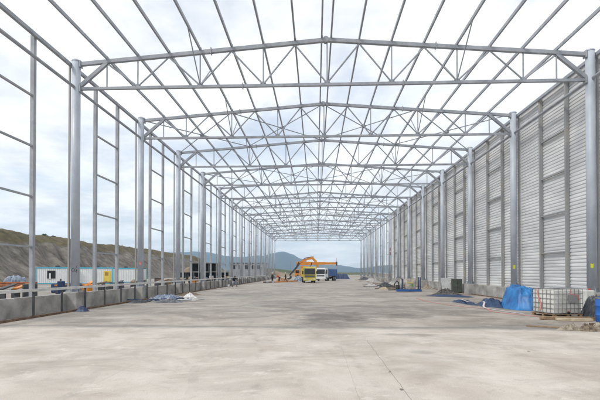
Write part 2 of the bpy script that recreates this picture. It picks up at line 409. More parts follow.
PM = {(1, 0): (R(-118), 2.15, .14, .2, mat('lime paint', (.50, .52, .04)), 'lime yellow paint patch'), (1, 1): (R(-112), 2.2, .14, .26, MATS['lime paint'], 'lime yellow paint patch'),
      (-1, 1): (R(-70), 2.45, .16, .2, pink, 'faded red paint patch')}
for i in range(NF):
    for sd in (-1, 1):
        side = 'open left side' if sd < 0 else ('clad right side' if i <= 7 else 'right side beyond the cladding')
        if sd < 0 or i <= 7: lab = 'round grey steel column on the %s, %s from the camera' % (side, ORD[i])
        else: lab = 'round grey steel column on the %s, %s after the cladding ends' % ('right side', ORD[i-8])
        t = thing('steel_column', lab, 'column', (sd*HW, Y0+i*BAY, 0), 0, 'columns along the hall')
        share('shaft', colme, t); share('cap', capme, t)
        p = share('pedestal', pedL, t)
        if sd > 0: p.rotation_euler.z = math.pi
        b = share('base_plate', bpl, t); share('anchor_bolt', boltme, b); share('stiffener', stm, t)
        if (sd, i) in PM:
            a0, z0, w0, h0, mm, lb_ = PM[(sd, i)]
            g = MB(); g.grid(lambda u, v: (math.cos(a0+(u-.5)*w0/.22)*.2035, math.sin(a0+(u-.5)*w0/.22)*.2035, z0+(v-.5)*h0+(.02*math.sin(u*9))), 8, 4)
            g.build('paint_patch', mm, t)['label'] = lb_
        if i == 0 and sd < 0:      # spray-painted mark on the nearest left column: a ring and a hook
            mk = MB()
            def onc(a, z): return (math.cos(a)*.204, math.sin(a)*.204, z)
            A = R(-62)
            for cx_, rr in ((A-.40, .085),):
                mk.tube([onc(cx_+math.cos(q*math.pi/7)*rr/.22, 1.95+math.sin(q*math.pi/7)*rr) for q in range(15)], .010, 5)
            mk.tube([onc(A+x, z) for x, z in ((.02, 1.87), (.25, 1.9), (.32, 1.97), (.2, 2.03), (.35, 2.12), (.5, 2.2))], .010, 5)
            mk.tube([onc(A+x, z) for x, z in ((.32, 1.97), (.42, 1.9), (.3, 1.83))], .010, 5)
            mk.build('painted_mark', dark, t)

# ------------------------------------------------------------------ roof trusses
tc_h = .175
RX = -.06
def chord_top():
    m = MB()
    pr = [(-HW+.21, ZE), (0, ZR), (HW-.21, ZE)]
    w_ = .16; vs = []
    for x, z in pr:
        for dy_, dz_ in ((-w_/2, -tc_h/2), (w_/2, -tc_h/2), (w_/2, tc_h/2), (-w_/2, tc_h/2)): vs.append((x, dy_, z+dz_))
    fs = [(0, 1, 2, 3), (11, 10, 9, 8)]
    for a in (0, 4):
        for k in range(4): fs.append((a+k, a+(k+1) % 4, a+4+(k+1) % 4, a+4+k))
    return m.add(vs, fs).mesh('top_chord', steelr)
TC = chord_top()
BC = MB().box(-HW+.2, -.065, ZB-.065, HW-.2, .065, ZB+.065).mesh('bottom_chord', steelr)
SPL = [MB().box(kx(k)+.55-.02, -.12, zt(kx(k)+.55)-.15, kx(k)+.55+.02, .12, zt(kx(k)+.55)+.15).mesh('splice_flange', steel2) for k in (4, 11)]
SPB = [MB().box(kx(k)+.55-.02, -.11, ZB-.12, kx(k)+.55+.02, .11, ZB+.12).mesh('splice_flange', steel2) for k in (5, 10)]
ENDP = [MB().box(sd*(HW-.235)-.025, -.13, z-.17, sd*(HW-.235)+.025, .13, z+.17).mesh('end_plate', steel2) for sd in (-1, 1) for z in (ZE-.0, ZB)]
RP = MB().tube([(0, -.10, ZR+.0), (0, .10, ZR+.0)], .15, 14).mesh('ridge_plate', steelr)
VE = {}
def vert(k):
    x = kx(k); r = .035
    return MB().tube([(x, 0, ZB+.07), (x, 0, zt(x)-.09)], r, 6).mesh('vertical', steelr)
def diag(a, b, r=.042):
    xa, xb = kx(a), kx(b)
    return MB().tube([(xa, 0, zt(xa)-.09), (xb, 0, ZB+.07)], r, 6).mesh('diagonal', steelr)
def mk_knee(sd):
    k = 1 if sd < 0 else 15
    x = kx(k); a = (sd*(HW-.2), 0, ZB+.12); b = (x, 0, zt(x)-.08)
    return MB().bar(a, b, .14, .17).mesh('knee_brace', steelr)
VM = [vert(k) for k in (1, 2, 4, 6, 8, 10, 12, 14, 15)]
DM = [diag(a, b) for a, b in ((1, 2), (3, 2), (3, 4), (5, 4), (5, 6), (7, 6), (7, 8))]
DM += [diag(16-a, 16-b) for a, b in ((1, 2), (3, 2), (3, 4), (5, 4), (5, 6), (7, 6), (7, 8))]
KM = [mk_knee(-1), mk_knee(1)]
GP = []
for k in (2, 4, 6, 8, 10, 12, 14):
    x = kx(k); GP.append(MB().add([(x-.17, -.008, ZB+.07), (x+.17, -.008, ZB+.07), (x+.09, -.008, ZB+.2), (x-.09, -.008, ZB+.2),
                               (x-.17, .008, ZB+.07), (x+.17, .008, ZB+.07), (x+.09, .008, ZB+.2), (x-.09, .008, ZB+.2)],
                              [(0, 1, 2, 3), (7, 6, 5, 4), (0, 4, 5, 1), (1, 5, 6, 2), (2, 6, 7, 3), (3, 7, 4, 0)]).mesh('gusset', steelr))
FB = []
for sgn in (-1, 1):
    for k in (4, 12):
        x = kx(k)
        FB.append(MB().bar((x, 0, ZB+.08), (x, sgn*2.0, zt(x)+.1), .045).mesh('fly_brace', steelr))
CX = [kx(k) for k in range(1, 8)]+[-kx(k) for k in range(1, 8)]+[-.26, .2]
CLM = MB().box(.041, -.04, -.08, .058, .04, .07).mesh('cleat', steel2)
for i in range(NF):
    t = thing('roof_truss', 'grey steel roof truss spanning the hall, %s from the camera' % ORD[i], 'roof truss', (0, Y0+i*BAY, 0), 0, 'roof trusses across the hall')
    share('top_chord', TC, t); share('bottom_chord', BC, t); share('ridge_plate', RP, t, (RX, 0, 0))
    for m_ in VM: share('vertical', m_, t)
    for m_ in DM: share('diagonal', m_, t)
    for m_ in KM: share('knee_brace', m_, t)
    for m_ in SPL+SPB: share('splice_flange', m_, t)
    for m_ in ENDP: share('end_plate', m_, t)
    for m_ in GP: share('gusset', m_, t)
    for m_ in FB:
        share('fly_brace', m_, t)
    for x in CX: share('cleat', CLM, t, (x, 0, zt(x)+tc_h/2+.075))

# ------------------------------------------------------------------ purlins, eave beams
def purlin_mesh(w_, h_, z_): return MB().box(-w_/2, YS-.3, z_-h_/2, w_/2, YE+.12, z_+h_/2)
names = []
for k in range(1, 8): names.append((kx(k), 'left slope', k))
names.append((-.26, 'left slope', 8))
for k in range(1, 8): names.append((-kx(k), 'right slope', k))
names.append((.2, 'right slope', 8))
for x, sl_, k in names:
    z = zt(x)+tc_h/2+.075
    o = MB().box(x-.038, YS-.3, z-.075, x+.038, YE+.12, z+.075).build('purlin', steelr)
    lab = 'long grey roof purlin on the %s, %s up from the eave' % (sl_, ORD[k-1]) if k < 8 else 'long grey roof purlin at the ridge, on its %s' % sl_.replace(' slope', '')
    tag(o, lab, 'purlin', 'purlins running down the roof')
for sd in (-1, 1):
    s_ = 'left' if sd < 0 else 'right'
    em = MB().box(-.07, .012, -.08, .07, BAY-.012, .08).mesh('eave_beam', steelr)
    tm = MB().tube([(0, .215, 0), (0, BAY-.215, 0)], .075, 10).mesh('tie_tube', steelr)
    for i in range(-1, NF-1):
        bn = 'nearest the camera' if i < 0 else 'behind the %s column' % ORD[i]
        o = share('eave_beam', em, None, (sd*(HW+.27), Y0+i*BAY, ZE-.03))
        tag(o, 'grey eave beam along the %s column heads, length %s' % (s_, bn), 'beam', 'eave beams')
        o = share('tie_tube', tm, None, (sd*HW, Y0+i*BAY, ZB+.02))
        tag(o, 'grey tie tube below the %s eave beam, length %s' % (s_, bn), 'tie tube', 'tie tubes below the eaves')
# roof plane cross bracing
for bi, i in enumerate((1, 3, 5, 7, 9, 11)):
    t = thing('roof_bracing', 'thin crossed roof bracing between the %s and %s truss' % (ORD[i], ORD[i+1]), 'bracing', (0, Y0+i*BAY, 0), 0, 'crossed bracing in the roof')
    for a, b in ((0, 4), (4, 8), (8, 12), (12, 16)):
        for p, q in ((a, b), (b, a)):
            xa, xb = kx(p), kx(q)
            xa = max(-HW+.25, min(HW-.25, xa)); xb = max(-HW+.25, min(HW-.25, xb))
            dz = -.02 if p < q else .05
            MB().tube([(xa, .08, zt(xa)+dz), (xb, BAY-.08, zt(xb)+dz)], .036, 6).build('rod', steelr, t)
        xm = (kx(a)+kx(b))/2
        MB().tube([(xm, BAY/2, zt(xm)-.06), (xm, BAY/2, zt(xm)+.07)], .15, 10).build('cross_plate', steelr, t)

# ------------------------------------------------------------------ wall posts and girts
zl = (2.95, 5.15, 7.35, 9.55)
wide = MB().box(-.08, -.07, .8, .08, .07, ZE-.02).mesh('wall_post', post_m)
wide_l = MB().box(-.08, -.085, .8, .08, .085, ZE-.02).mesh('wall_post', steel2)
thin_ = MB().box(-.04, -.04, .8, .04, .04, ZE-.02).mesh('wall_post', post_m)
for sd in (-1, 1):
    S1 = 'left' if sd < 0 else 'right'
    for i in range(-1, NF-1):
        bayname = 'in front of the first %s column' % S1 if i < 0 else 'behind the %s %s column' % (ORD[i], S1)
        ya = Y0+i*BAY
        for j, f in enumerate((1/3, 2/3)):
            o = share('wall_post', wide_l if sd < 0 else wide, None, (sd*PO, ya+BAY*f, 0))
            tag(o, '%s of two slender grey wall posts %s' % (('nearer', 'farther')[j], bayname), 'post', 'wall posts between the columns')
        if i >= 0:
            o = share('wall_post', thin_, None, (sd*PO, ya+.12, 0))
            tag(o, 'thin grey upright standing close against the outside of the %s %s column' % (ORD[i], S1), 'post', 'thin uprights beside the columns')
        for q, z in enumerate(zl):
            o = MB().box(sd*PO-.05, ya+BAY/3+.09, z-.035, sd*PO+.05, ya+BAY*2/3-.09, z+.035).build('girt', post_m if sd > 0 else steel2)
            tag(o, 'grey rung, %s up, between the posts %s' % (ORD[q], bayname), 'girt', 'rungs between paired wall posts')

# ------------------------------------------------------------------ cladding on the right
def cladding():
    t = thing('cladding_wall', 'tall white corrugated metal wall closing the right side', 'wall', (13.0, YS, 0))
    pitch = .19
    for i in range(-1, 7):
        ya = Y0+i*BAY; yb = ya+BAY-.012
        dx_ = random.uniform(0, .012)
        prof = []; z = .86+random.uniform(-.02, .02)
        while z < ZE+.05:
            prof += [(0, z), (0, z+.085), (.032, z+.11), (.032, z+.165)]; z += pitch
        m = MB(); n = len(prof); vs = []
        ny = 8
        for k in range(ny+1):
            y = ya+(yb-ya)*k/ny
            for x, z in prof:
                vs.append((x+dx_+noise.noise(Vector((y*.7, z*.5, 2)))*.02, y-YS, z))
        for k in range(ny+1):
            y = ya+(yb-ya)*k/ny
            for x, z in prof: vs.append((x+dx_+.004+noise.noise(Vector((y*.7, z*.5, 2)))*.02, y-YS, z))
        off = (ny+1)*n; fs = []
        for k in range(ny):
            for j in range(n-1):
                a = k*n+j; fs.append((a, a+1, a+n+1, a+n)); fs.append((off+a, off+a+n, off+a+n+1, off+a+1))
        m.add(vs, fs); me = bpy.data.meshes.new('corrugated_sheet'); me.from_pydata(m.v, [], m.f); me.materials.append(clad)
        link(bpy.data.objects.new('corrugated_sheet', me), t)
        # lapped flashing along the top
    for i in range(0, 8):
        MB().box(-.012, i*BAY-.05+(.1 if i == 0 else 0), .86, -.004, i*BAY+.05+(.1 if i == 0 else 0), ZE+.08).build('lap_strip', clad, t)
    MB().box(-.06, 0, ZE+.10, .10, BAY*8, ZE+.16).build('top_flashing', clad, t)
cladding()
p = MB()
p.box(12.7, YS-10, 0, 12.98, YE+.8, .80)
o = tag(p.build('plinth_wall', conc_w), 'low pale concrete wall under the white corrugated cladding', 'low wall')
gk = MB().box(12.35, YS, 0, 12.44, Y0+BAY*7, .07); tag(gk.build('timber_strip', rust), 'narrow brown strip on the floor along the right wall', 'strip')

# ------------------------------------------------------------------ left parapet and guard rail
for i in range(-1, NF-1):
    a = Y0+i*BAY+.52; b = Y0+(i+1)*BAY-.52
    bn = 'nearest the camera' if i < 0 else 'behind the %s column' % ORD[i]
    tag(MB().box(-12.85, a, 0, -12.62, b, .80+random.uniform(-.015, .015)).build('parapet_wall', conc_w, bevel=.012), 'low grey concrete wall on the left, length %s' % bn, 'low wall', 'low walls between the left columns')
t = thing('guard_rail', 'dark steel guard rail with pale top rail along the left wall', 'railing', (-12.03, YS, 0))
pm = MB().box(-.03, -.04, .012, .03, .04, 1.06).mesh('rail_post', dark)
bpm = MB().box(-.07, -.08, 0, .07, .08, .012).mesh('foot_plate', dark)
n = 44
for k in range(n):
    q = share('rail_post', pm, t, (0, k*1.88+.2, 0)); share('foot_plate', bpm, q)
MB().box(-.045, -.4, 1.062, .055, n*1.88-1.2, 1.17).build('top_rail', offw, t)
MB().box(.075, -.4, 0, .15, n*1.88-1.2, .09).build('toe_strip', rust, t)

# ------------------------------------------------------------------ draped sheets, piles, planks
def heap(name, pts, h, m, label, cat, seed=0, n=36, crease=1.0, sharp=.25, wr=.12, group=None, wf=3.0):
    """irregular heap: footprint polygon pts (x,y), rising to h with folds."""
    cx_ = sum(p[0] for p in pts)/len(pts); cy_ = sum(p[1] for p in pts)/len(pts)
    def edge(a):
        # polar distance to the footprint polygon
        dxx, dyy = math.cos(a), math.sin(a); best = 99
        for (x1, y1), (x2, y2) in zip(pts, pts[1:]+pts[:1]):
            x1 -= cx_; x2 -= cx_; y1 -= cy_; y2 -= cy_
            ex, ey = x2-x1, y2-y1; den = dxx*ey-dyy*ex
            if abs(den) < 1e-9: continue
            tt = (x1*ey-y1*ex)/den; ss = (x1*dyy-y1*dxx)/den
            if tt > 0 and -.001 <= ss <= 1.001: best = min(best, tt)
        return best
    g = MB()
    def fn(u, v):
        a = u*2*math.pi; r = edge(a)*(1+.06*noise.noise(Vector((math.cos(a)*4, math.sin(a)*4, seed))))
        t_ = v
        H = h(cx_+r*t_*math.cos(a), cy_+r*t_*math.sin(a)) if callable(h) else h
        prof_ = min(1, (1-t_)/sharp); prof_ = prof_*prof_*(3-2*prof_)
        fold = noise.noise(Vector((math.cos(a)*wf*1.6, math.sin(a)*wf*1.6, seed+3)))*wr*(t_**1.5)
        n_ = noise.fractal(Vector((r*t_*math.cos(a)*wf*.6, r*t_*math.sin(a)*wf*.6, seed+7)), .8, 2, 4)
        rr = r*t_*(1+fold*.5)
        f_ = noise.fractal(Vector((r*t_*math.cos(a)*wf*2.2, r*t_*math.sin(a)*wf*2.2, seed+17)), .9, 2, 4)
        rdg = abs(noise.noise(Vector((math.cos(a)*wf, math.sin(a)*wf, seed+9+t_*.8))))
        P3 = Vector((rr*math.cos(a), rr*math.sin(a), seed))
        cr = 1-abs(noise.noise(P3*wf*.9))*2.2; cr2 = 1-abs(noise.noise(P3*wf*2.3+Vector((5, 1, 2))))*2.2
        cz = (max(0, cr)**3*.6+max(0, cr2)**3*.35)*min(.13, H*.35)*prof_*crease
        z = cz + H*prof_*(1+max(-.6, min(.6, n_))*wr*.8) + f_*min(.05, H*.3)*prof_*(wr/.25) - rdg*min(.07, H*.2)*prof_*t_
        return (cx_+rr*math.cos(a), cy_+rr*math.sin(a), max(0.006, z+.006))
    g.grid(fn, n*4, n)
    o = g.build(name, m, smooth=True)
    o.data.update()
    return tag(o, label, cat, group)
# blue tarpaulin over a tall pile beside the tank
heap('tarpaulin_pile', [(9.5, 23.2), (8.95, 21.6), (9.1, 20.2), (9.95, 19.9), (10.7, 20.8), (11.4, 22.6), (11.0, 24.0)], lambda x, y: 1.04-.2*max(0, (y-21.8))/2-.45*max(0, 9.6-x), tarpm,
     'bright blue tarpaulin draped over a tall pile beside the white cage tank', 'tarpaulin', 2.1, n=60, sharp=.42, wr=.25, wf=2.0, crease=.45)
heap('folded_tarpaulin', [(8.75, 24.4), (8.35, 22.6), (9.0, 21.3), (9.6, 21.9), (9.6, 24.0)], lambda x, y: .27, tarpd,
     'dark folded tarpaulin lying in front of the bright blue one', 'tarpaulin', 5.1, n=44, sharp=.6, wr=.3, wf=3, crease=1.4)
heap('ground_sheet', [(8.6, 27.6), (7.9, 25.9), (8.1, 23.6), (8.5, 23.2), (8.8, 24.9), (9.2, 26.6)], .09, tarpd,
     'low dark blue sheet spread on the floor left of the tarpaulin pile', 'sheet', 8.1, n=44, sharp=.5, wr=.35, wf=4, crease=1.5)
heap('ground_sheet', [(8.3, 33.2), (8.4, 31.6), (10.6, 30.2), (11.2, 31.2), (10.5, 33.2)], .07, tarpd,
     'flat blue grey sheet on the floor under the dark heap near the green cabinet', 'sheet', 11.1, n=40, sharp=.5, wr=.35, wf=4)
heap('dark_heap', [(9.0, 34.6), (8.9, 33.4), (10.6, 32.6), (11.5, 34.2), (10.6, 36)], .36, mat('dark scrap', (.025, .024, .023), .9, scale=6, col2=(.17, .16, .15)),
     'dark heap of scrap on the blue grey sheet', 'heap', 12.1, n=40, sharp=.9, wr=.5, wf=6)
heap('black_plastic_heap', [(10.45, 17.0), (10.5, 16.45), (11.6, 16.2), (12.1, 17.2), (11.6, 18.3), (10.6, 18.1)], .72, bagm,
     'heap covered with black plastic between the cage tank and the blue drum', 'heap', 14.1, n=44, sharp=.5, wr=.3, wf=4)
heap('earth_pile', [(11.3, 46.9), (11.3, 45.4), (12.35, 45.2), (12.4, 47.2)], .42, sack, 'small brown pile of sacks at the foot of the right wall', 'pile', 17.1, n=30, sharp=.9, wr=.4, wf=5)
# left sheets
heap('plastic_sheet', [(-11.9, 27.4), (-11.3, 26.0), (-9.9, 26.2), (-9.2, 27.2), (-9.8, 28.4), (-11.2, 28.4)], .2, tarpg,
     'crumpled pale blue plastic sheet at the foot of the left guard rail', 'sheet', 21.1, n=48, sharp=.6, wr=.5, wf=4, crease=2)
heap('plastic_sheet', [(-10.8, 25.4), (-10.1, 24.3), (-8.9, 24.5), (-8.5, 25.3), (-9.6, 25.8)], .10, mat('grey sheeting', (.05, .055, .06), .5, scale=3, col2=(.22, .23, .25)),
     'flat dark grey sheet lying in front of the crumpled pale blue plastic', 'sheet', 22.1, n=40, sharp=.6, wr=.5, wf=5, crease=2)
heap('plastic_sheet', [(-12.0, 25.4), (-11.8, 23.9), (-11.0, 24.1), (-10.7, 25.2)], .10, bagm, 'small black sheet beside the left guard rail', 'sheet', 23.1, n=36, sharp=.7, wr=.5, wf=5, crease=2)
rs = random.Random(11)
for k in range(14):
    x = rs.uniform(-11.5, -8.8); y = rs.uniform(24.4, 28.6); a = rs.uniform(-.5, .35); l = rs.uniform(.6, 1.5); m_, c_ = rs.choice(((navy, 'navy'), (dark, 'dark'), (offw, 'pale'), (gpl, 'light grey')))
    q = [(x+(j/6-.5)*2*l*math.cos(a), y+(j/6-.5)*2*l*math.sin(a)+rs.uniform(-.07, .07), .05+.10*rs.random()) for j in range(7)]
    tag(MB().tube(q, .035, 8).build('hose', m_, smooth=True), '%s hose length strewn over the plastic sheets beside the left rail' % c_, 'hose', '%s hose lengths over the plastic sheets' % c_)
heap('white_sack', [(-10.2, 29.3), (-10.1, 28.6), (-9.3, 28.5), (-8.9, 29.0), (-9.3, 29.6)], .3, mat('white sack', (.55, .55, .55), .8, scale=4, col2=(.75, .75, .74), bump=.4),
     'white bulging sack on the floor right of the pale blue sheet', 'sack', 25.1, n=30, sharp=.9, wr=.25, wf=4)
heap('rubble_heap', [(-11.6, 34.0), (-11.7, 32.2), (-10.3, 32.0), (-9.6, 33.4)], .16, earth, 'thin spread of brown rubble beyond the white sack', 'rubble', 26.1, n=30, sharp=.9, wr=.5, wf=6)
heap('dark_bag', [(-11.85, 19.2), (-11.8, 18.8), (-11.3, 18.8), (-11.3, 19.25)], .2, navy, 'small dark bag on the floor against the left guard rail', 'bag', 27.1, n=24, sharp=.8, wr=.3, wf=8)
# cloth bundles in front of the tank
for x, y, r_, h_, m_, lb in ((7.55, 13.5, .34, .14, sack, 'dirty beige cloth bundle in front of the timber, nearest the stick'), (8.05, 13.35, .30, .15, mat('brown cloth', (.05, .04, .03), .9, scale=9, col2=(.26, .2, .14), bump=.5), 'brown crumpled cloth bundle beside the beige one'),
                         (8.6, 13.6, .34, .17, sack, 'pale cloth bundle at the right edge in front of the timber')):
    heap('cloth_bundle', [(x+r_*math.cos(a)*1.2, y+r_*math.sin(a)*.8) for a in [k*math.pi/4 for k in range(8)]], h_*.8, m_, lb, 'cloth', x*3, n=30, sharp=.7, wr=.5, wf=5, crease=2, group='cloth bundles on the floor')

def beam(name, a, b, w_, h_, m, label, cat='timber', group=None):
    a = Vector(a); b = Vector(b)
    return tag(MB().bar(a, b, w_, h_).build(name, m, bevel=.006), label, cat, group)
beam('timber_beam', (8.2, 16.42, .07), (11.0, 16.1, .07), .16, .12, wood, 'long brown timber on the floor in front of the cage tank', group='timbers by the cage tank')
beam('timber_beam', (8.6, 16.05, .06), (9.8, 15.85, .06), .2, .10, wood2, 'pale timber lying in front of the brown one by the tank', group='timbers by the cage tank')
beam('timber_beam', (8.9, 14.6, .05), (10.4, 14.3, .05), .12, .08, rust, 'short rust brown timber at the right edge by the tank', group='timbers by the cage tank')
beam('wooden_stick', (6.6, 14.3, .03), (8.1, 13.3, .05), .05, .04, wood, 'thin crooked stick on the floor pointing to the cloth bundles', 'stick')
# barricade tape trailing across the floor
def tape(name, pts, m, label):
    g = MB(); n = len(pts)
    P = []
    for (a, b, c, d_) in zip([pts[0]]+pts, pts, pts[1:], pts[2:]+[pts[-1]]):
        for k in range(8):
            s = k/8; P.append(tuple(.5*((2*b[q])+(-a[q]+c[q])*s+(2*a[q]-5*b[q]+4*c[q]-d_[q])*s*s+(-a[q]+3*b[q]-3*c[q]+d_[q])*s**3) for q in range(3)))
    for p_, q_ in zip(P, P[1:]): g.bar(p_, q_, .085, .006)
    return tag(g.build(name, m), label, 'tape', 'barrier tapes on the floor')
tape('barrier_tape', [(6.6, 29.5, .012), (6.5, 26.2, .012), (6.9, 23.6, .012), (7.5, 21.9, .012), (8.0, 21.0, .02), (7.7, 19.6, .012), (8.2, 18.2, .012), (8.9, 17.15, .02)], pink, 'faded red barrier tape trailing along the floor to the cage tank')
tape('barrier_tape', [(8.3, 25.4, .2), (8.1, 23.4, .18), (8.35, 22.2, .3), (8.0, 21.2, .06), (8.3, 19.6, .03), (8.6, 18.2, .012)], mat('white tape', (.6, .55, .54), .6), 'whitish barrier tape crossing the dark blue sheet by the tarpaulin')

# ------------------------------------------------------------------ cage tank
def ibc():
    t = thing('cage_tank', 'white plastic liquid tank in a wire cage on a pallet, beside the blue tarpaulin', 'tank', (9.64, 17.85, 0), R(13))
    hw, hd = .68, .62
    body = MB().box(-hw+.03, -hd+.03, .15, hw-.03, hd-.03, 1.13).build('bottle', hdpe, t, smooth=False, bevel=.06)
    smooth_angle(body)
    cage = MB()
    for z in (.17, .36, .56, .76, .96, 1.15):
        for a, b in (((-hw, -hd), (hw, -hd)), ((hw, -hd), (hw, hd)), ((hw, hd), (-hw, hd)), ((-hw, hd), (-hw, -hd))):
            cage.tube([(a[0], a[1], z), (b[0], b[1], z)], .011, 6)
    for k in range(8):
        x = -hw+2*hw*k/7
        for y in (-hd, hd): cage.tube([(x, y, .13), (x, y, 1.16)], .010, 6)
    for k in range(1, 6):
        y = -hd+2*hd*k/6
        for x in (-hw, hw): cage.tube([(x, y, .13), (x, y, 1.16)], .010, 6)
    for x in (-.25, .25): cage.tube([(x, -hd, 1.16), (x, hd, 1.16)], .012, 6)
    cage.build('cage', galv, t)
    pal = MB()
    for y in (-hd+.06, 0, hd-.06): pal.box(-hw, y-.05, 0, hw, y+.05, .03)
    for x in (-hw+.07, 0, hw-.07):
        for y in (-hd+.06, 0, hd-.06): pal.box(x-.06, y-.05, .03, x+.06, y+.05, .105)
    pal.box(-hw, -hd, .105, hw, hd, .13)
    pal.build('pallet', wood, t)
    MB().box(-.02+.0, -hd-.022, .60, .42, -hd-.014, .92).build('label_plate', signg, t)
    MB().tube([(0, 0, 1.13), (0, 0, 1.17)], .11, 16).build('lid', mat('lid plastic', (.05, .05, .05)), t)
    v = MB().tube([(.0, -hd+.05, .2), (.0, -hd-.05, .2)], .035, 10).build('valve', black, t)
    MB().bar((-.05, -hd-.03, .25), (.05, -hd-.03, .25), .02).build('handle', redm, v)
    tp = MB()
    pts = [(-hw-.015, .3, 1.12), (-hw-.02, .2, .8), (-hw-.015, .05, .5), (-hw-.02, .12, .25)]
    for p_, q_ in zip(pts, pts[1:]): tp.bar(p_, q_, .01, .05)
    pts = [(.08, -hd-.016, 1.15), (.12, -hd-.018, 1.05), (.04, -hd-.016, .98), (.18, -hd-.02, .93), (.4, -hd-.02, .9), (.5, -hd-.02, .7)]
    for p_, q_ in zip(pts, pts[1:]): tp.bar(p_, q_, .008, .035)
    tp.build('tied_tape', pink, t)
ibc()
# blue drum cut by the right edge of the frame
def drum(x, y):
    t = thing('plastic_drum', 'tall blue plastic drum at the right edge of the photo', 'drum', (x, y, 0))
    zs = [(0, .27), (.03, .29), (.25, .29), (.27, .305), (.29, .29), (.6, .29), (.62, .305), (.64, .29), (.86, .29), (.9, .27), (.905, .2)]
    b = MB().tube([(0, 0, z) for z, r in zs], [r for z, r in zs], 28).build('barrel', mat('blue plastic', (.01, .11, .42), .4, var=.15), t); smooth_angle(b, 50)
    MB().tube([(0, 0, .92), (0, 0, .95)], .2, 24).build('lid', blue, t)
    MB().tube([(0, 0, .86), (0, 0, .92)], .3, 28).build('rim', galv, t)
drum(10.12, 15.62)
# small pale canister and basket on the pile behind the tank
t = thing('jerrycan', 'pale plastic canister standing behind the cage tank by the wall', 'canister', (11.6, 18.9, 0), R(10))
MB().box(-.22, -.18, 0, .22, .18, 1.05).build('can_body', hdpe, t, bevel=.05)
MB().tube([(.1, 0, 1.05), (.1, 0, 1.12)], .05, 12).build('lid', redm, t)
MB().bar((-.12, 0, 1.10), (.02, 0, 1.10), .03).build('handle', hdpe, t)

# ------------------------------------------------------------------ cabinet, rack, right side clutter
t = thing('metal_cabinet', 'dark green upright cabinet standing against the right wall', 'cabinet', (12.0, 37.2, 0), R(-8))
MB().box(-.42, -.3, .06, .42, .3, 1.25).build('body', green, t, bevel=.01)
for s_ in (-1, 1):
    dr = MB().box(s_*.205-.195, -.318, .1, s_*.205+.195, -.302, 1.2).build('door', green, t)
    MB().box(s_*.05-.012, -.34, .6, s_*.05+.012, -.32, .78).build('handle', galv, dr)
for sx in (-.38, .38):
    for sy in (-.26, .26): MB().box(sx-.03, sy-.03, 0, sx+.03, sy+.03, .06).build('foot', dark, t)
o = MB().bar((11.5, 38.4, .02), (11.55, 39.1, 1.30), .75, .03, up=(0, 0, 1)); 
tag(o.build('leaning_board', gpl), 'light grey board leaning beside the green cabinet', 'board')
def rack():
    t = thing('steel_stillage', 'blue steel base frame with four uprights holding a large beige bale', 'stillage', (8.35, 39.9, 0), R(-4))
    MB().box(-1.15, -.55, .03, 1.15, -.43, .22).build('side_beam', blue, t, bevel=.01)
    MB().box(-1.15, .43, .03, 1.15, .55, .22).build('side_beam', blue, t, bevel=.01)
    for x in (-1.1, 0, 1.1): MB().box(x-.05, -.43, .05, x+.05, .43, .2).build('cross_beam', blue, t)
    for x in (-.62, 1.0):
        for y in (-.49, .49): MB().box(x-.05, y-.05, .22, x+.05, y+.05, 1.25+.12*(x > 0)).build('upright', navy, t)
    b = thing('wrapped_bale', 'large beige wrapped bale standing in the blue stillage', 'bale', (8.5, 39.9, .22), R(-4))
    g = MB()
    def fn(u, v):
        a = u*2*math.pi; z = v*1.02
        r = .56*(1-.12*abs(2*v-1)**3)
        n_ = noise.fractal(Vector((math.cos(a)*1.6, math.sin(a)*1.6, z*1.8)), 1, 2, 4)*.05
        c, s = math.cos(a), math.sin(a)
        sq = 1/max(abs(c), abs(s))**.6
        return ((r+n_)*c*sq, (r*.72+n_)*s*sq, z)
    g.grid(fn, 48, 14); g.box(-.35, -.25, .99, .35, .25, 1.0)
    g.build('wrapping', mat('beige wrap', (.34, .29, .24), .75, scale=2.4, col2=(.58, .53, .47), bump=.4), b, smooth=True)
    MB().box(-.36, -.47, .62, .2, -.45, .68).build('strap', yellow, b); MB().box(.05, -.49, .3, .22, -.47, .5).build('sticker', mat('green sticker', (.08, .25, .06)), b)
    q = thing('pump', 'dark pump with hose standing on the left end of the blue stillage', 'pump', (7.5, 40.3, .22), .3)
    MB().box(-.25, -.2, 0, .25, .2, .4).build('housing', dark, q, bevel=.05); MB().tube([(0, 0, .4), (0, 0, .62), (-.2, 0, .8), (-.45, 0, .5), (-.5, 0, .1)], .05, 8).build('hose', black, q)
    c = thing('gas_bottle', 'small pale bottle standing on the left end of the blue stillage', 'bottle', (7.62, 39.8, .22))
    MB().tube([(0, 0, 0), (0, 0, .7), (0, 0, .82), (0, 0, .95)], [.13, .13, .08, .03], 14).build('cylinder', gpl, c, smooth=True)
    MB().tube([(0, 0, .95), (0, 0, 1.02)], .045, 8).build('valve', redm, c)
rack()
rnd = random.Random(3)
k_ = 0
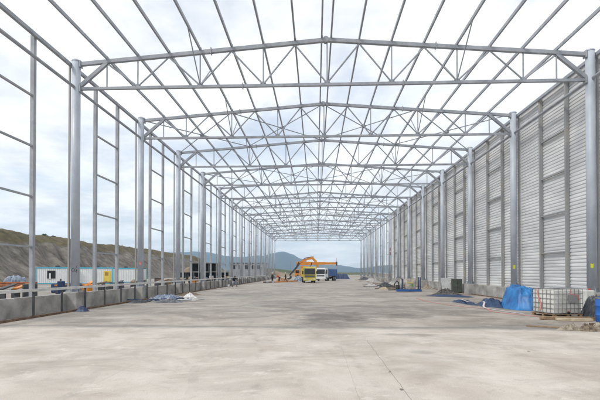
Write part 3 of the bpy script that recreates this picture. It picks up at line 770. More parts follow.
for (x0, y0, x1, y1, n_) in ((6.3, 42, 8.6, 49, 9), (6.2, 50, 11.4, 62, 16), (8, 62, 11.8, 90, 14)):
    for _ in range(n_):
        x = rnd.uniform(x0, x1); y = rnd.uniform(y0, y1); a = rnd.uniform(-.9, .9); l = rnd.uniform(.8, 2.4)
        z = rnd.choice((.04, .04, .12, .22))
        dxx, dyy = math.cos(a)*l/2, math.sin(a)*l/2
        m_ = rnd.choice((wood, wood2, wood2, gpl, rust, dark))
        kind_ = {'rough timber': 'brown', 'pale timber': 'pale', 'light grey board': 'light grey', 'rusty steel': 'rusty', 'dark steel': 'dark'}[m_.name]
        zone = ('left of the blue stillage', 'in the loose scatter beyond the blue stillage', 'far along the right wall')[0 if y0 == 42 else 1 if y0 == 50 else 2]
        tag(MB().bar((x-dxx, y-dyy, z), (x+dxx, y+dyy, z), rnd.uniform(.12, .3), .06).build('plank', m_), '%s plank lying %s' % (kind_, zone), 'plank', '%s planks lying %s' % (kind_, zone))
for j, (x, y, w_, h_, m_, lb) in enumerate(((7.3, 47.5, .8, .5, bagm, 'dark rubble heap left of the blue stillage, nearer one'), (6.6, 53, .9, .5, mat('pale rubble', (.32, .31, .3), .9, scale=4, col2=(.5, .49, .47)), 'pale rubble heap beyond the blue stillage, nearer one'),
        (8.8, 56, 1.1, .6, bagm, 'dark rubble heap beyond the pale one'), (10.6, 60, 1.2, .7, MATS['pale rubble'], 'pale rubble heap close to the right columns'),
        (9.6, 72, 1.4, .8, MATS['pale rubble'], 'pale heap near where the cladding ends'), (10.8, 84, 1.5, .9, MATS['pale rubble'], 'pale heap beside the far right columns'),
        (11.0, 98, 1.5, 1.0, bagm, 'dark heap beside the farthest right columns'), (6.75, 44.6, .6, .34, wood2, 'low pale wood heap nearest the blue stillage'))):
    heap('rubble_heap', [(x+w_*math.cos(a)*1.15, y+w_*math.sin(a)) for a in [k*math.pi/4 for k in range(8)]], h_*.6, m_, lb, 'rubble', j*5.3, n=24, sharp=.9, wr=.5, wf=4, group='rubble heaps on the right')

# ------------------------------------------------------------------ outside left: site cabins and stored material
def cabin(x, y, rz, L_, label, win=True, poster=False):
    t = thing('site_cabin', label, 'cabin', (x, y, 0), rz, 'white site cabins outside')
    W_, H_ = 2.44, 2.6
    g = MB(); n_ = int(L_/.3)
    # ribbed walls, front (y=0) modelled as corrugated panel
    pr = []
    for k in range(n_):
        xx = -L_/2+.12+(L_-.24)*k/n_; st = (L_-.24)/n_
        pr += [(xx, 0), (xx+st*.4, 0), (xx+st*.5, .04), (xx+st*.9, .04)]
    pr.append((L_/2-.12, 0))
    vs = [(px, py, z) for z in (.15, H_-.15) for px, py in pr]; m_ = len(pr)
    g.add(vs, [(k, k+1, k+1+m_, k+m_) for k in range(m_-1)])
    g.box(-L_/2+.05, .06, .15, L_/2-.05, W_, H_-.15)
    g.build('wall', white, t)
    f = MB()
    for sx in (-1, 1):
        for yy in (0, W_): f.box(sx*(L_/2-.07)-.07, yy-.05, 0, sx*(L_/2-.07)+.07, yy+.08, H_)
    for yy in (-.04, W_): f.box(-L_/2+.14, yy, H_-.16, L_/2-.14, yy+.08, H_)
    for yy in (-.04, W_): f.box(-L_/2+.14, yy, 0, L_/2-.14, yy+.08, .15)
    f.box(-L_/2+.14, .05, H_-.05, L_/2-.14, W_, H_+.04)
    f.build('frame', cyan, t)
    if win:
        wd = MB().box(-1.3, -.06, .85, -.1, -.01, 2.1).build('window', dark, t)
        MB().box(-1.22, -.075, .93, -.18, -.062, 2.02).build('pane', glass, wd)
        MB().box(-1.0, -.085, .8, -.75, -.077, 1.7).build('curtain', white, wd)
    if poster:
        MB().box(1.2, -.07, .35, 2.3, -.03, 2.05).build('notice_board', yl, t)
        pp = MB(); pp.box(1.4, -.08, 1.3, 1.95, -.072, 1.85)
        pp.build('notice_print', mat('ochre print', (.35, .22, .03)), t)
    MB().box(-.2, .2, H_+.04, .3, .7, H_+.3).build('roof_vent', dark, t)
    return t
# world axis of the cabins: seen almost square-on
cabin(-41.6, 63.5, R(10), 6.0, 'white site cabin with cyan frame and a dark window, leftmost of the row', True)
cabin(-36.0, 65.0, R(10), 5.3, 'white site cabin with cyan frame and a yellow notice board, middle of the row', False, True)
cabin(-34.9, 72.8, R(10), 6.4, 'plain white site cabin with cyan frame, rightmost and set back', False)
# rusty rebar bundles at far left
for k in range(9):
    z = .12+.24*(k//3); y = 44+.55*(k % 3)+.1*(k//3)
    g = MB()
    for q in range(7):
        a = q*1.05; g.tube([(-45.0+rnd.uniform(-.3, .3), y+math.cos(a)*.09*(q > 0), z+math.sin(a)*.09*(q > 0)), (-33.2+rnd.uniform(-.3, .3), y+1.4+math.cos(a)*.09*(q > 0), z+math.sin(a)*.09*(q > 0))], .05, 6)
    tag(g.build('rebar_bundle', mat('bright rust', (.22, .075, .03), .85, scale=3, col2=(.40, .15, .06))), 'rusty steel bar bundle in the stack left of the cabins', 'bar bundle', 'rusty bar bundles stacked left of the cabins')
heap('cyan_sheet', [(-41.8, 46.2), (-41.5, 45.0), (-37.5, 45.6), (-37.6, 47)], 1.5, mat('cyan tarpaulin', (.04, .32, .5), .5, scale=2, var=.2), 'small cyan tarpaulin heap behind the rusty bars at the left edge', 'tarpaulin', 41, n=30, sharp=.5, wr=.3)
heap('cyan_sheet', [(-37.2, 47.2), (-37.0, 46.0), (-34.5, 46.6), (-34.6, 48)], 1.25, tarpg, 'grey blue covered heap behind the rusty bars', 'heap', 43, n=30, sharp=.5, wr=.3)
heap('white_bag', [(-29.6, 35.4), (-29.6, 34.4), (-28.6, 34.3), (-28.2, 35.2)], .75, white, 'white bulk bag at the left edge beyond the guard rail', 'bag', 45, n=24, sharp=.7, wr=.2)
beam('concrete_kerb', (-40, 41, .12), (-14.5, 47, .12), .3, .28, conc_w, 'long pale concrete kerb beyond the left wall', 'kerb')
# stored goods just beyond the parapet
cols = [wood2, wood, rust, blue, orange, dark, navy, wood, gpl, sack]
cn = ['pale', 'brown', 'rusty', 'blue', 'orange', 'dark', 'navy', 'brown', 'light grey', 'dirty beige']
for k in range(56):
    y = 16.0+k*1.02+rnd.uniform(-.3, .3); x = -13.7-rnd.uniform(0, 1.2) - (k % 3)*.9
    j = rnd.randrange(10)
    kindn = rnd.choice(('plank', 'pipe', 'crate'))
    lab = '%s %s in the loose row of material beyond the left wall' % (cn[j], kindn)
    if kindn == 'plank':
        o = MB().bar((x, y-.8, .95+rnd.uniform(0, .2)), (x-.5, y+.8, 1.05+rnd.uniform(0, .25)), .22, .07).build('plank', cols[j]); 
    elif kindn == 'pipe':
        o = MB().tube([(x, y-.9, 1.02), (x-.3, y+.9, 1.1)], .07, 10).build('pipe', cols[j], smooth=True)
    else:
        o = thing('crate', lab, 'crate', (x, y, .3), rnd.uniform(0, 1), 'loose %s %ss beyond the left wall' % (cn[j], kindn))
        MB().box(-.35, -.3, -.3, .35, .3, .04).build('base', cols[j], o, bevel=.01)
        MB().box(-.37, -.32, .04, .37, .32, .16).build('top', cols[(j+1) % 10], o, bevel=.01)
        hh = rnd.uniform(.45, .9)
        ww = rnd.uniform(.12, .3)
        MB().box(-ww, -.25, .16, ww, .25, .16+hh).build('load', cols[(j+3) % 10], o, bevel=.03)
    if kindn != 'crate':
        tag(o, lab, kindn, 'loose %s %ss beyond the left wall' % (cn[j], kindn))
        for tx, ty, th_ in ((0, -.65, .93), (-.4, .62, 1.0)): MB().box(x+tx-.12, y+ty-.05, 0, x+tx+.12, y+ty+.05, th_).build('trestle', dark, o)
# material under the second bay: wheelbarrow-like dark machine
t = thing('site_compressor', 'dark wheeled compressor parked beyond the left wall near the cabins', 'compressor', (-17.6, 27.6, 0), R(20))
MB().box(-.9, -.45, .45, .9, .45, 1.1).build('housing', navy, t, bevel=.08)
MB().tube([(-.4, 0, 1.1), (-.4, 0, 1.4)], .05, 8).build('exhaust', dark, t)
MB().bar((.9, 0, .5), (1.7, 0, .4), .07).build('tow_bar', dark, t)
for s_ in (-1, 1):
    wq = MB().tube([(0, s_*.47, .3), (0, s_*.62, .3)], .3, 18).build('wheel', black, t); MB().tube([(0, s_*.621, .3), (0, s_*.635, .3)], .15, 12).build('hub', gpl, wq)

# stacked concrete box culverts
culv = MB(); cs, th, dp = .95, .14, 1.9
o_ = [(-cs, -cs), (cs, -cs), (cs, cs), (-cs, cs)]; i_ = [(-cs+th, -cs+th), (cs-th, -cs+th), (cs-th, cs-th), (-cs+th, cs-th)]
vs = [(x, yy, z+cs) for yy in (-dp, dp) for x, z in o_+i_]
fs = []
for k in range(4):
    q = (k+1) % 4
    fs += [(k, q, q+4, k+4), (8+k, 12+k, 12+q, 8+q), (k, 8+k, 8+q, q), (4+k, 4+q, 12+q, 12+k)]
culv.add(vs, fs); culv.box(-cs+th, dp-.25, th, cs-th, dp-.1, 2*cs-th); cme = culv.mesh('box_culvert', mat('weathered dark concrete', (.09, .088, .085), .9, scale=.8, col2=(.20, .195, .185), detail=9), bevel=.02)  # back panel added to block light from behind, so the openings look dark
def pxX(u, Y_): return -.553 + math.tan(math.atan((u-300)/411.13)-.0384)*Y_
row = [(184, 0), (191, 0), (198, 0), (207, 0), (214, 0), (224, 0), (195, 1), (207, 1), (213.5, 1)]
ci = 0
for u, lv in row:
    yy = 88+rnd.uniform(-.5, .5)
    o = share('box_culvert', cme, None, (pxX(u, yy), yy, lv*1.92)); o.rotation_euler.z = R(14)+rnd.uniform(-.06, .06)
    tag(o, 'hollow square concrete culvert in the %s row of the stack beyond the left columns' % ('upper' if lv else 'lower'), 'culvert', 'concrete culverts in the %s row' % ('upper' if lv else 'lower'))
# grey building far behind the left columns
t = thing('grey_building', 'plain grey flat roofed building far beyond the left columns', 'building', (pxX(249, 170), 170, 0), R(0))
MB().box(-8, 0, -.1, 6, 12, 5.6).build('wall', mat('grey render', (.22, .23, .25), .9, scale=.4, col2=(.30, .31, .33)), t)
MB().box(-8.3, -.3, 5.6, 6.3, 12.3, 5.8).build('roof', dark, t)
for k in range(5):
    wd = MB().box(-7+k*2.6, -.06, 3.2, -5.6+k*2.6, -.01, 4.8).build('window', dark, t); MB().box(-6.9+k*2.6, -.08, 3.3, -5.7+k*2.6, -.062, 4.7).build('pane', glass, wd)
# scrub on the crest of the embankment
sc = MB(); rr = random.Random(5)
def leafball(g, x, y, z, r, n_):
    for _ in range(n_):
        a = rr.uniform(0, 6.28); e = rr.uniform(-.3, 1.4); q = r*rr.uniform(.4, 1)
        c = Vector((x+q*math.cos(a)*math.cos(e), y+q*math.sin(a)*math.cos(e), z+q*math.sin(e)*.8))
        u = Vector((rr.uniform(-1, 1), rr.uniform(-1, 1), rr.uniform(-1, 1))).normalized()*r*.16; v = u.orthogonal().normalized()*r*.12
        g.add([c-u, c+v, c+u, c-v], [(0, 1, 2, 3)])
for k in range(22):
    y = rr.uniform(60, 190); x = -61-rr.uniform(0, 5)
    g = MB(); r_ = rr.uniform(.4, .9); leafball(g, 0, 0, 0, r_, 260)
    t = thing('scrub_bush', 'small dark scrub bush on the grassy crest of the embankment', 'bush', (x, y, 9.9), 0, 'scrub bushes on the embankment crest')
    g.build('foliage', bush_m, t); MB().tube([(0, 0, -.8), (0, 0, .4)], [.06, .03], 6).build('stem', wood, t)

# ------------------------------------------------------------------ vehicles
def wheel(t, x, y, r, w_, sd):
    a = MB().tube([(x-w_/2, y, r), (x-w_/2+.03, y, r), (x+w_/2-.03, y, r), (x+w_/2, y, r)], [r-.04, r, r, r-.04], 26).build('tyre', black, None)
    e = link(bpy.data.objects.new('wheel', a.data)); bpy.data.objects.remove(a)
    e.parent = t
    s = w_/2*sd
    MB().tube([(x+s, y, r), (x+s+.02*sd, y, r)], r*.55, 16).build('rim', gpl, e)
    MB().tube([(x+s+.02*sd, y, r), (x+s+.06*sd, y, r)], r*.18, 10).build('hub', dark, e)
def lorry(x, y, rz, name, label, cabm, bodym, H=2.8, bodyL=5.0, gr=None):
    """front at -y; x across"""
    t = thing(name, label, 'truck', (x, y, 0), rz)
    W = 1.17
    # cab: side profile extruded across
    pf = [(0, .55), (-.02, 1.35), (.28, H-.12), (.5, H), (1.9, H), (1.95, .75), (1.5, .75), (1.35, 1.05), (.8, 1.05), (.62, .75), (.55, .55)]
    vs = [(sx*W, py, pz) for sx in (-1, 1) for py, pz in pf]; n_ = len(pf)
    fs = [tuple(range(n_)), tuple(reversed(range(n_, 2*n_)))]+[(k, (k+1) % n_, n_+(k+1) % n_, n_+k) for k in range(n_)]
    cb = MB().add(vs, fs).build('cab', cabm, t, bevel=.035); smooth_angle(cb, 35)
    ws = MB().add([(-W*.9, -.018, 1.47), (W*.9, -.018, 1.47), (W*.86, .235, H-.3), (-W*.86, .235, H-.3), (-W*.9, .03, 1.47), (W*.9, .03, 1.47), (W*.86, .28, H-.3), (-W*.86, .28, H-.3)],
        [(0, 1, 2, 3), (7, 6, 5, 4), (0, 4, 5, 1), (1, 5, 6, 2), (2, 6, 7, 3), (3, 7, 4, 0)]).build('windscreen', glass, t)
    for s_ in (-.35, .35):
        MB().bar((s_, -.03, 1.5), (s_+.45, .02, 1.75), .025).build('wiper', black, ws)
    MB().box(-W*.82, -.045, .98, W*.82, -.02, 1.30).build('grille', black, t)
    gl = MB()
    for z in (1.05, 1.13, 1.21): gl.box(-W*.8, -.055, z, W*.8, -.046, z+.02)
    gl.build('grille_bar', gpl, t)
    bmp = MB().box(-W-.03, -.16, .38, W+.03, .3, .86).build('bumper', cabm, t, bevel=.04)
    for s_ in (-1, 1):
        hl = MB().box(s_*.88-.2, -.185, .55, s_*.88+.2, -.16, .76).build('headlight', mat('lamp glass', (.6, .6, .58), .15), t)
        mr_ = MB().box(s_*1.36-.1, -.05, 1.5, s_*1.36+.1, .03, 2.05).build('mirror', black, t, bevel=.02)
        MB().bar((s_*1.15, .12, 2.1), (s_*1.36, 0, 2.1), .03).build('arm', black, mr_)
        wn = MB().box(s_*(W+.004)-.004, .42, 1.5, s_*(W+.004)+.004, 1.4, H-.35).build('side_window', glass, t)
        dr = MB().box(s_*(W+.008)-.003, .3, .9, s_*(W+.008)+.003, 1.42, 1.46).build('door', cabm, t)
        MB().box(s_*(W+.02)-.01, 1.2, 1.3, s_*(W+.02)+.01, 1.36, 1.34).build('handle', black, dr)
    MB().box(-.26, -.175, .42, .26, -.165, .54).build('number_plate', white, t)
    MB().tube([(.0, .9, H), (.0, .9, H+.16)], .08, 12).build('beacon', orange, t)
    MB().box(-.42, .5, .55, .42, 2.2+bodyL, .85).build('chassis', dark, t)
    bd = MB()
    y0 = 2.15; y1 = y0+bodyL
    bd.box(-1.2, y0, 1.0, 1.2, y1, 1.12)
    for s_ in (-1, 1):
        bd.box(s_*1.2-.04, y0, 1.12, s_*1.2+.04, y1, H-.25)
        for k in range(5): bd.box(s_*1.26-.03, y0+.1+k*(bodyL-.25)/4, 1.0, s_*1.26+.03, y0+.2+k*(bodyL-.25)/4, H-.25)
    bd.box(-1.16, y0, 1.12, 1.16, y0+.07, H-.05); bd.box(-1.16, y1-.07, 1.12, 1.16, y1, H-.25)
    bd.build('tipper_body', bodym, t)
    for s_ in (-1, 1):
        wheel(t, s_*1.0, 1.08, .5, .28, s_)
        wheel(t, s_*.95, y1-2.0, .5, .42, s_); wheel(t, s_*.95, y1-.8, .5, .42, s_)
    for s_ in (-1, 1): MB().box(s_*1.0-.16, y1-.1, .4, s_*1.0+.16, y1-.08, .9).build('mudflap', black, t)
    return t
lorry(-1.58, 70.6, R(5), 'yellow_truck', 'yellow tipper truck facing the camera in the middle of the hall', yellow, yellow).scale.x = .9
lorry(.45, 86.0, R(-21), 'white_truck', 'white cab truck with a blue tipper body behind the yellow truck', white, blue, 2.75, 5.6).scale.x = .86
heap('blue_sheet', [(4.4, 113), (4.5, 111.4), (8.6, 111.2), (9, 113), (7, 114.4)], 1.25, navy, 'low navy covered pile right of the trucks at the far end', 'pile', 51, n=30, sharp=.5, wr=.3)

# excavator working beyond the trucks
def excavator():
    t = thing('excavator', 'orange excavator with arched boom and dark dipper arm behind the yellow truck', 'excavator', (-1.7, 101, 0), 0)
    for s_ in (-1, 1):
        pf = [(-1.9, .3), (-1.6, .02), (1.6, .02), (1.9, .3), (1.9, .55), (1.6, .85), (-1.6, .85), (-1.9, .55)]
        vs = [(px, s_*1.1+q*.28, pz) for q in (-1, 1) for px, pz in pf]; n_ = len(pf)
        tr = MB().add(vs, [tuple(range(n_)), tuple(reversed(range(n_, 16)))]+[(k, (k+1) % n_, n_+(k+1) % n_, n_+k) for k in range(n_)]).build('track', black, t)
    MB().box(-1.2, -.8, .5, 1.2, .8, 1.0).build('undercarriage', dark, t)
    MB().box(-.9, -1.25, 1.0, 2.2, 1.25, 2.0).build('house', orange, t, bevel=.08)
    MB().box(1.5, -1.3, 1.05, 2.5, 1.3, 2.1).build('counterweight', dark, t, bevel=.08)
    cbn = MB().box(-1.1, -1.25, 2.0, .3, -.25, 3.0).build('cab', orange, t, bevel=.06)
    MB().box(-1.12, -1.15, 2.15, -1.105, -.35, 2.9).build('window', glass, cbn); MB().box(-1.0, -1.27, 2.15, .2, -1.255, 2.9).build('window', glass, cbn)
    # boom arch in the xz plane
    def arm(pts, wds, m_, nm, thick=.4):
        vs = []; P = [Vector((a, 0, b)) for a, b in pts]
        for i_, p_ in enumerate(P):
            dd = (P[min(i_+1, len(P)-1)]-P[max(i_-1, 0)]).normalized(); nn_ = Vector((-dd.z, 0, dd.x))
            for s1 in (-1, 1):
                for s2 in (-1, 1): vs.append(p_+nn_*s1*wds[i_]/2+Vector((0, s2*thick/2, 0)))
        fs = [(0, 1, 3, 2), tuple(len(vs)-4+q for q in (0, 2, 3, 1))]
        for i_ in range(len(P)-1):
            a = i_*4
            for p1, p2 in ((0, 1), (1, 3), (3, 2), (2, 0)): fs.append((a+p1, a+p2, a+4+p2, a+4+p1))
        return MB().add(vs, fs).build(nm, m_, t, bevel=.03)
    arm([(1.6, 1.9), (1.7, 3.1), (1.1, 4.5), (.3, 5.35), (-.9, 5.1), (-2.9, 4.2)], [.4, .5, .6, .65, .5, .4], orange, 'boom')
    arm([(-2.1, 4.55), (-2.9, 4.2), (-3.6, 3.0), (-5.3, 1.1)], [.45, .6, .45, .35], dark, 'dipper_arm', .34)
    MB().tube([(.6, 0, 5.65), (-1.4, 0, 5.35), (-2.2, 0, 4.75)], .11, 8).build('hydraulic_ram', dark, t)
    MB().tube([(-.6, .5, 1.8), (.2, .5, 4.3)], .1, 8).build('hydraulic_ram', dark, t)
    pf = [(-5.3, 1.2), (-4.7, .7), (-4.9, .2), (-5.5, .05), (-6.0, .3), (-5.75, .45), (-5.4, .4), (-5.2, .7)]
    vs = [(px, q*.55, pz) for q in (-1, 1) for px, pz in pf]; n_ = 8
    MB().add(vs, [tuple(range(n_)), tuple(reversed(range(n_, 16)))]+[(k, (k+1) % n_, n_+(k+1) % n_, n_+k) for k in range(n_)]).build('bucket', dark, t)
excavator()
# mobile crane with its boom laid level
def crane():
    t = thing('mobile_crane', 'orange mobile crane with its long boom held level and hook line at the right end', 'crane', (-4.2, 114, 0), 0)
    MB().box(-1.6, -1.2, .7, 8.2, 1.2, 1.2).build('carrier', orange, t, bevel=.04)
    for k, px in enumerate((-.8, .8, 4.6, 6.2, 7.6)):
        for s_ in (-1, 1):
            e = MB().tube([(px, s_*1.0-.15, .5), (px, s_*1.0+.15, .5)], .5, 20).build('wheel', black, t)
            MB().tube([(px, s_*1.16, .5), (px, s_*1.18, .5)], .25, 12).build('rim', gpl, e)
    c_ = MB().box(-2.1, -1.2, .6, -.9, 1.2, 2.6).build('cab', orange, t, bevel=.08)
    MB().box(-1.9, -1.22, 1.6, -1.0, -1.205, 2.4).build('window', glass, c_)
    MB().box(-.6, -.7, 1.2, 1.4, .7, 3.6).build('turret', orange, t, bevel=.06)
    MB().box(-1.7, -.45, 3.85, 2.6, .45, 4.75).build('boom_base', orange, t, bevel=.03)
    MB().box(2.6, -.36, 3.93, 6.2, .36, 4.68).build('boom_section', orange, t, bevel=.02)
    MB().box(6.2, -.28, 3.98, 9.2, .28, 4.6).build('boom_section', orange, t, bevel=.02)
    hd = MB().box(9.2, -.3, 3.7, 9.6, .3, 4.75).build('boom_head', dark, t)
    MB().tube([(9.45, 0, 3.7), (9.45, 0, 1.1)], .05, 6).build('hook_line', pink, t)
    MB().tube([(9.45, 0, 1.1), (9.45, 0, .75), (9.3, 0, .6), (9.45, 0, .45), (9.6, 0, .55)], .07, 8).build('hook', dark, t)
    MB().tube([(9.4, 0, 4.75), (9.4, 0, 5.9)], .05, 6).build('aerial', pink, t)
    for px in (-1.6, 3.4):
        for s_ in (-1, 1):
            MB().bar((px, s_*1.2, .9), (px, s_*2.3, .9), .2).build('outrigger', orange, t); MB().box(px-.25, s_*2.3-.25, 0, px+.25, s_*2.3+.25, .9).build('outrigger_foot', dark, t)
crane()
# lattice mast standing beyond the end of the hall
tag(MB().tube([(pxX(291, 180), 180, 0), (pxX(291, 180), 180, 6.5)], .06, 6).build('lamp_pole', dark), 'thin dark pole beyond the far end, in front of the mountain', 'pole')
# red and white warning panel on a far right column
t = thing('warning_panel', 'small red and white panel fixed high on the post where the cladding ends', 'panel', (12.55, 73.2, 4.6))
pb = MB().box(-.14, -.02, .3, .14, .02, 1.6).build('board', mat('dull red paint', (.22, .05, .06), .6), t); MB().box(-.11, -.028, .85, .11, -.021, 1.05).build('stripe', white, pb)
# steel sections lying near the far workers
for k in range(5):
    beam('steel_section', (-9.6+k*.5, 71+k*.4, .12), (-3.5+k*.35, 84+k*1.2, .12), .2, .22, (rust, steel2, rust, steel, orange)[k], '%s steel section lying on the floor by the far workers' % ('rusty', 'grey', 'dark rusty', 'pale grey', 'orange')[k], 'steel section', 'steel sections by the workers')
heap('equipment_heap', [(-8.6, 79), (-8.4, 77), (-5.6, 77.4), (-5.2, 79.4)], .65, mat('orange brown goods', (.30, .17, .09), .8, scale=2, col2=(.5, .33, .22)), 'orange brown heap of material behind the far workers', 'heap', 61, n=30, sharp=.6, wr=.5)
heap('equipment_heap', [(-5.2, 84), (-5.0, 82), (-3.0, 82.4), (-3.0, 84.4)], .9, tarpg, 'blue grey heap of material left of the yellow truck', 'heap', 63, n=30, sharp=.6, wr=.5)

# ------------------------------------------------------------------ people
def skinned(name, verts, edges, radii, m, parent, root=0, sub=2):
    me = bpy.data.meshes.new(name); me.from_pydata([tuple(v) for v in verts], edges, [])
    o = bpy.data.objects.new(name, me); C.objects.link(o)
    md = o.modifiers.new('s', 'SKIN'); md.use_smooth_shade = True
    for i_, v in enumerate(me.skin_vertices[0].data):
        r = radii[i_]; v.radius = r if isinstance(r, tuple) else (r, r); v.use_root = (i_ == root)
    sb = o.modifiers.new('u', 'SUBSURF'); sb.levels = sub; sb.render_levels = sub
    dg = bpy.context.evaluated_depsgraph_get(); dg.update()
    nm = bpy.data.meshes.new_from_object(o.evaluated_get(dg)); o.modifiers.clear(); o.data = nm
    nm.materials.clear(); nm.materials.append(m)
    for p_ in nm.polygons: p_.use_smooth = True
    o.parent = parent
    return o
def person(x, y, rz, label, top_m, leg_m, joints, helmet=None):
    """joints in local coords: x right, y forward, z up"""
    t = thing('person', label, 'person', (x, y, 0), rz, None)
    J = {k: Vector(v) for k, v in joints.items()}
    V = []; E_ = []; Rr = []
    def add(p_, r, par=None):
        V.append(p_); Rr.append(r); 
        if par is not None: E_.append((par, len(V)-1))
        return len(V)-1
    pel = add(J['pelvis'], (.125, .10)); wst = add(J['pelvis'].lerp(J['chest'], .45), (.115, .09), pel); ch = add(J['chest'], (.135, .10), wst)
    nk = add(J['neck'], .052, ch); hd0 = add(J['neck'].lerp(J['head'], .45), .055, nk); hd = add(J['head'], (.078, .092), hd0)
    up = (J['head']-J['neck']).normalized(); hd2 = add(J['head']+up*.085, (.065, .075), hd)
    fw = Vector((0, 1, 0)); fw = (fw-up*fw.dot(up)).normalized()
    add(J['head']+fw*.105-up*.015, .012, hd)      # nose
    for s in 'lr':
        sh = add(J['sh_'+s], .055, ch); el_ = add(J['el_'+s], .040, sh); wr_ = add(J['wr_'+s], .026, el_)
        dv = (J['wr_'+s]-J['el_'+s]).normalized(); pm_ = add(J['wr_'+s]+dv*.07, (.038, .018), wr_)
        side = dv.cross(Vector((0, 1, .2))).normalized()
        for f in range(4):
            off = side*(-.027+.018*f)
            a = add(J['wr_'+s]+dv*.115+off, .009, pm_); b = add(J['wr_'+s]+dv*(.145+.01*(f in (1, 2)))+off+fw*.012, .008, a); add(J['wr_'+s]+dv*(.165+.012*(f in (1, 2)))+off+fw*.03, .007, b)
        a = add(J['wr_'+s]+dv*.05+side*.045+fw*.01, .010, wr_); add(J['wr_'+s]+dv*.085+side*.06+fw*.02, .009, a)
        hp = add(J['hip_'+s], .085, pel); kn = add(J['kn_'+s], .055, hp); an = add(J['an_'+s], .036, kn)
        add(J['an_'+s]+Vector((0, .15, -.05)), .032, an)
    skinned('body', V, E_, Rr, skin, t, 0, 1)
    # jacket
    V2 = []; E2 = []; R2 = []
    def a2(p_, r, par=None):
        V2.append(p_); R2.append(r)
        if par is not None: E2.append((par, len(V2)-1))
        return len(V2)-1
    p0 = a2(J['pelvis']+(J['chest']-J['pelvis'])*-.05, (.165, .135)); p1 = a2(J['pelvis'].lerp(J['chest'], .5), (.16, .13), p0); p2 = a2(J['chest'], (.175, .14), p1); a2(J['neck'].lerp(J['chest'], .25), .08, p2)
    for s in 'lr':
        q = a2(J['sh_'+s], .078, p2); q = a2(J['el_'+s], .06, q); a2(J['el_'+s].lerp(J['wr_'+s], .95), .046, q)
    skinned('jacket', V2, E2, R2, top_m, t, 0, 2)
    V2 = []; E2 = []; R2 = []
    p0 = a2(J['pelvis'], (.15, .125))
    for s in 'lr':
        q = a2(J['hip_'+s], .105, p0); q = a2(J['kn_'+s], .075, q); a2(J['an_'+s]+Vector((0, 0, .03)), .062, q)
    skinned('trousers', V2, E2, R2, leg_m, t, 0, 2)
    for s in 'lr':
        a = J['an_'+s]
        skinned('boot', [a+Vector((0, -.02, .04)), a+Vector((0, -.03, -.035)), a+Vector((0, .09, -.045)), a+Vector((0, .19, -.05))], [(0, 1), (1, 2), (2, 3)], [.055, .052, .05, .038], black, t, 0, 2)
    # hair cap or helmet
    g = MB(); hc = J['head']+up*.045-fw*.012; rt = up.cross(fw).normalized()
    rad = .118 if helmet else .104
    def fn(u, v):
        a = u*2*math.pi; e = v*math.pi*.56
        return hc+(rt*math.cos(a)*.86+fw*math.sin(a))*rad*math.sin(e)+up*rad*math.cos(e)
    g.grid(fn, 20, 10); g.build('helmet' if helmet else 'hair', helmet or hair, t, smooth=True)
    for s in (-1, 1):
        e = MB().tube([J['head']+fw*.088+rt*s*.03+up*.02, J['head']+fw*.097+rt*s*.03+up*.02], .009, 8).build('eye', black, t)
        MB().tube([J['head']+rt*s*.078-up*.03, J['head']+rt*s*.094-up*.0, J['head']+rt*s*.082+up*.03], .012, 6).build('ear', skin, t, smooth=True)
    MB().tube([J['head']+fw*.088-rt*.02-up*.045, J['head']+fw*.088+rt*.02-up*.045], .006, 6).build('mouth', redm, t)
stand = dict(pelvis=(0, 0, .95), chest=(0, .02, 1.3), neck=(0, .03, 1.49), head=(0, .06, 1.63), sh_l=(-.19, .02, 1.40), sh_r=(.19, .02, 1.40),
    el_l=(-.27, .0, 1.13), el_r=(.27, 0, 1.13), wr_l=(-.27, .12, .9), wr_r=(.27, .12, .9), hip_l=(-.1, 0, .9), hip_r=(.1, 0, .9),
    kn_l=(-.12, .05, .5), kn_r=(.12, .02, .5), an_l=(-.13, .0, .1), an_r=(.13, -.03, .1))
bend = dict(stand); bend.update(chest=(0, .24, 1.18), neck=(0, .37, 1.30), head=(0, .47, 1.38), sh_l=(-.19, .28, 1.24), sh_r=(.19, .28, 1.24),
    el_l=(-.24, .42, .99), el_r=(.24, .42, .99), wr_l=(-.16, .60, .86), wr_r=(.16, .60, .86), pelvis=(0, -.05, .92), hip_l=(-.1, -.05, .88), hip_r=(.1, -.05, .88))
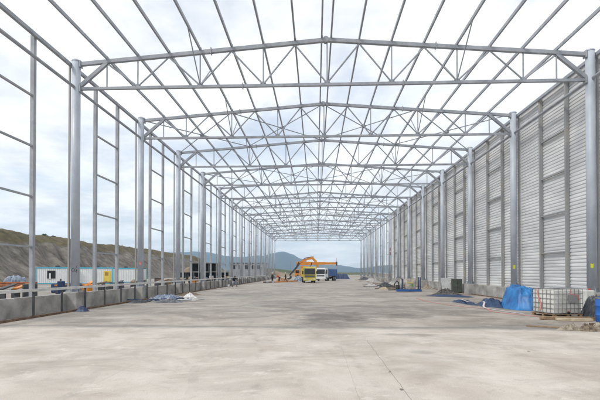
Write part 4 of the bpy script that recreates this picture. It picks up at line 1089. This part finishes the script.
stoop = dict(stand); stoop.update(pelvis=(0, -.15, .72), chest=(0, .08, 1.02), neck=(0, .2, 1.17), head=(0, .3, 1.28), sh_l=(-.2, .12, 1.1), sh_r=(.2, .12, 1.1),
    el_l=(-.3, .32, .9), el_r=(.3, .3, .88), wr_l=(-.25, .5, .74), wr_r=(.24, .5, .74), hip_l=(-.1, -.13, .68), hip_r=(.1, -.13, .68),
    kn_l=(-.2, .28, .50), kn_r=(.2, .24, .48), an_l=(-.32, .1, .1), an_r=(.2, -.15, .1))
walk = dict(stand); walk.update(kn_l=(-.1, .18, .5), an_l=(-.1, .22, .1), kn_r=(.1, -.02, .5), an_r=(.1, -.3, .12), wr_l=(-.26, -.1, .92), wr_r=(.28, .25, .95))
person(-10.75, 51.0, R(-150), 'person in a dark jacket and pale jeans stooping with bent knees beside the left rail', cl_navy, cl_jean, stoop)
person(-8.35, 73.9, R(60), 'person in a dark green jacket standing left of the one in orange', cl_green, cl_dark, stand, MATS['white paint'])
person(-7.15, 74.0, R(70), 'person in an orange red vest and dark trousers leaning forward', cl_red, cl_dark, bend, orange)
person(-6.2, 77.0, R(100), 'person in dark clothing walking right of the one in orange', cl_navy, cl_dark, walk, MATS['white paint'])
# bucket by the stooping person
t = thing('bucket', 'small white bucket on the floor left of the stooping person', 'bucket', (-11.35, 50.6, 0))
MB().tube([(0, 0, 0), (0, 0, .32)], [.12, .16], 16).build('pail', white, t, smooth=True); MB().tube([(-.16, 0, .32), (-.1, 0, .42), (.1, 0, .42), (.16, 0, .32)], .008, 5).build('handle', dark, t)

# ------------------------------------------------------------------ haze
hz = MB().box(-3700, -900, -6, 3700, 3500, 260)
hm_ = bpy.data.materials.new('air'); hm_.use_nodes = True
ht = hm_.node_tree; ht.nodes.clear(); ho = ht.nodes.new('ShaderNodeOutputMaterial'); hv = ht.nodes.new('ShaderNodeVolumePrincipled')
hv.inputs['Color'].default_value = (.56, .79, 1, 1); hv.inputs['Density'].default_value = .00032; hv.inputs['Anisotropy'].default_value = .2
ht.links.new(hv.outputs[0], ho.inputs['Volume'])
tag(hz.build('haze', hm_), kind='stuff')
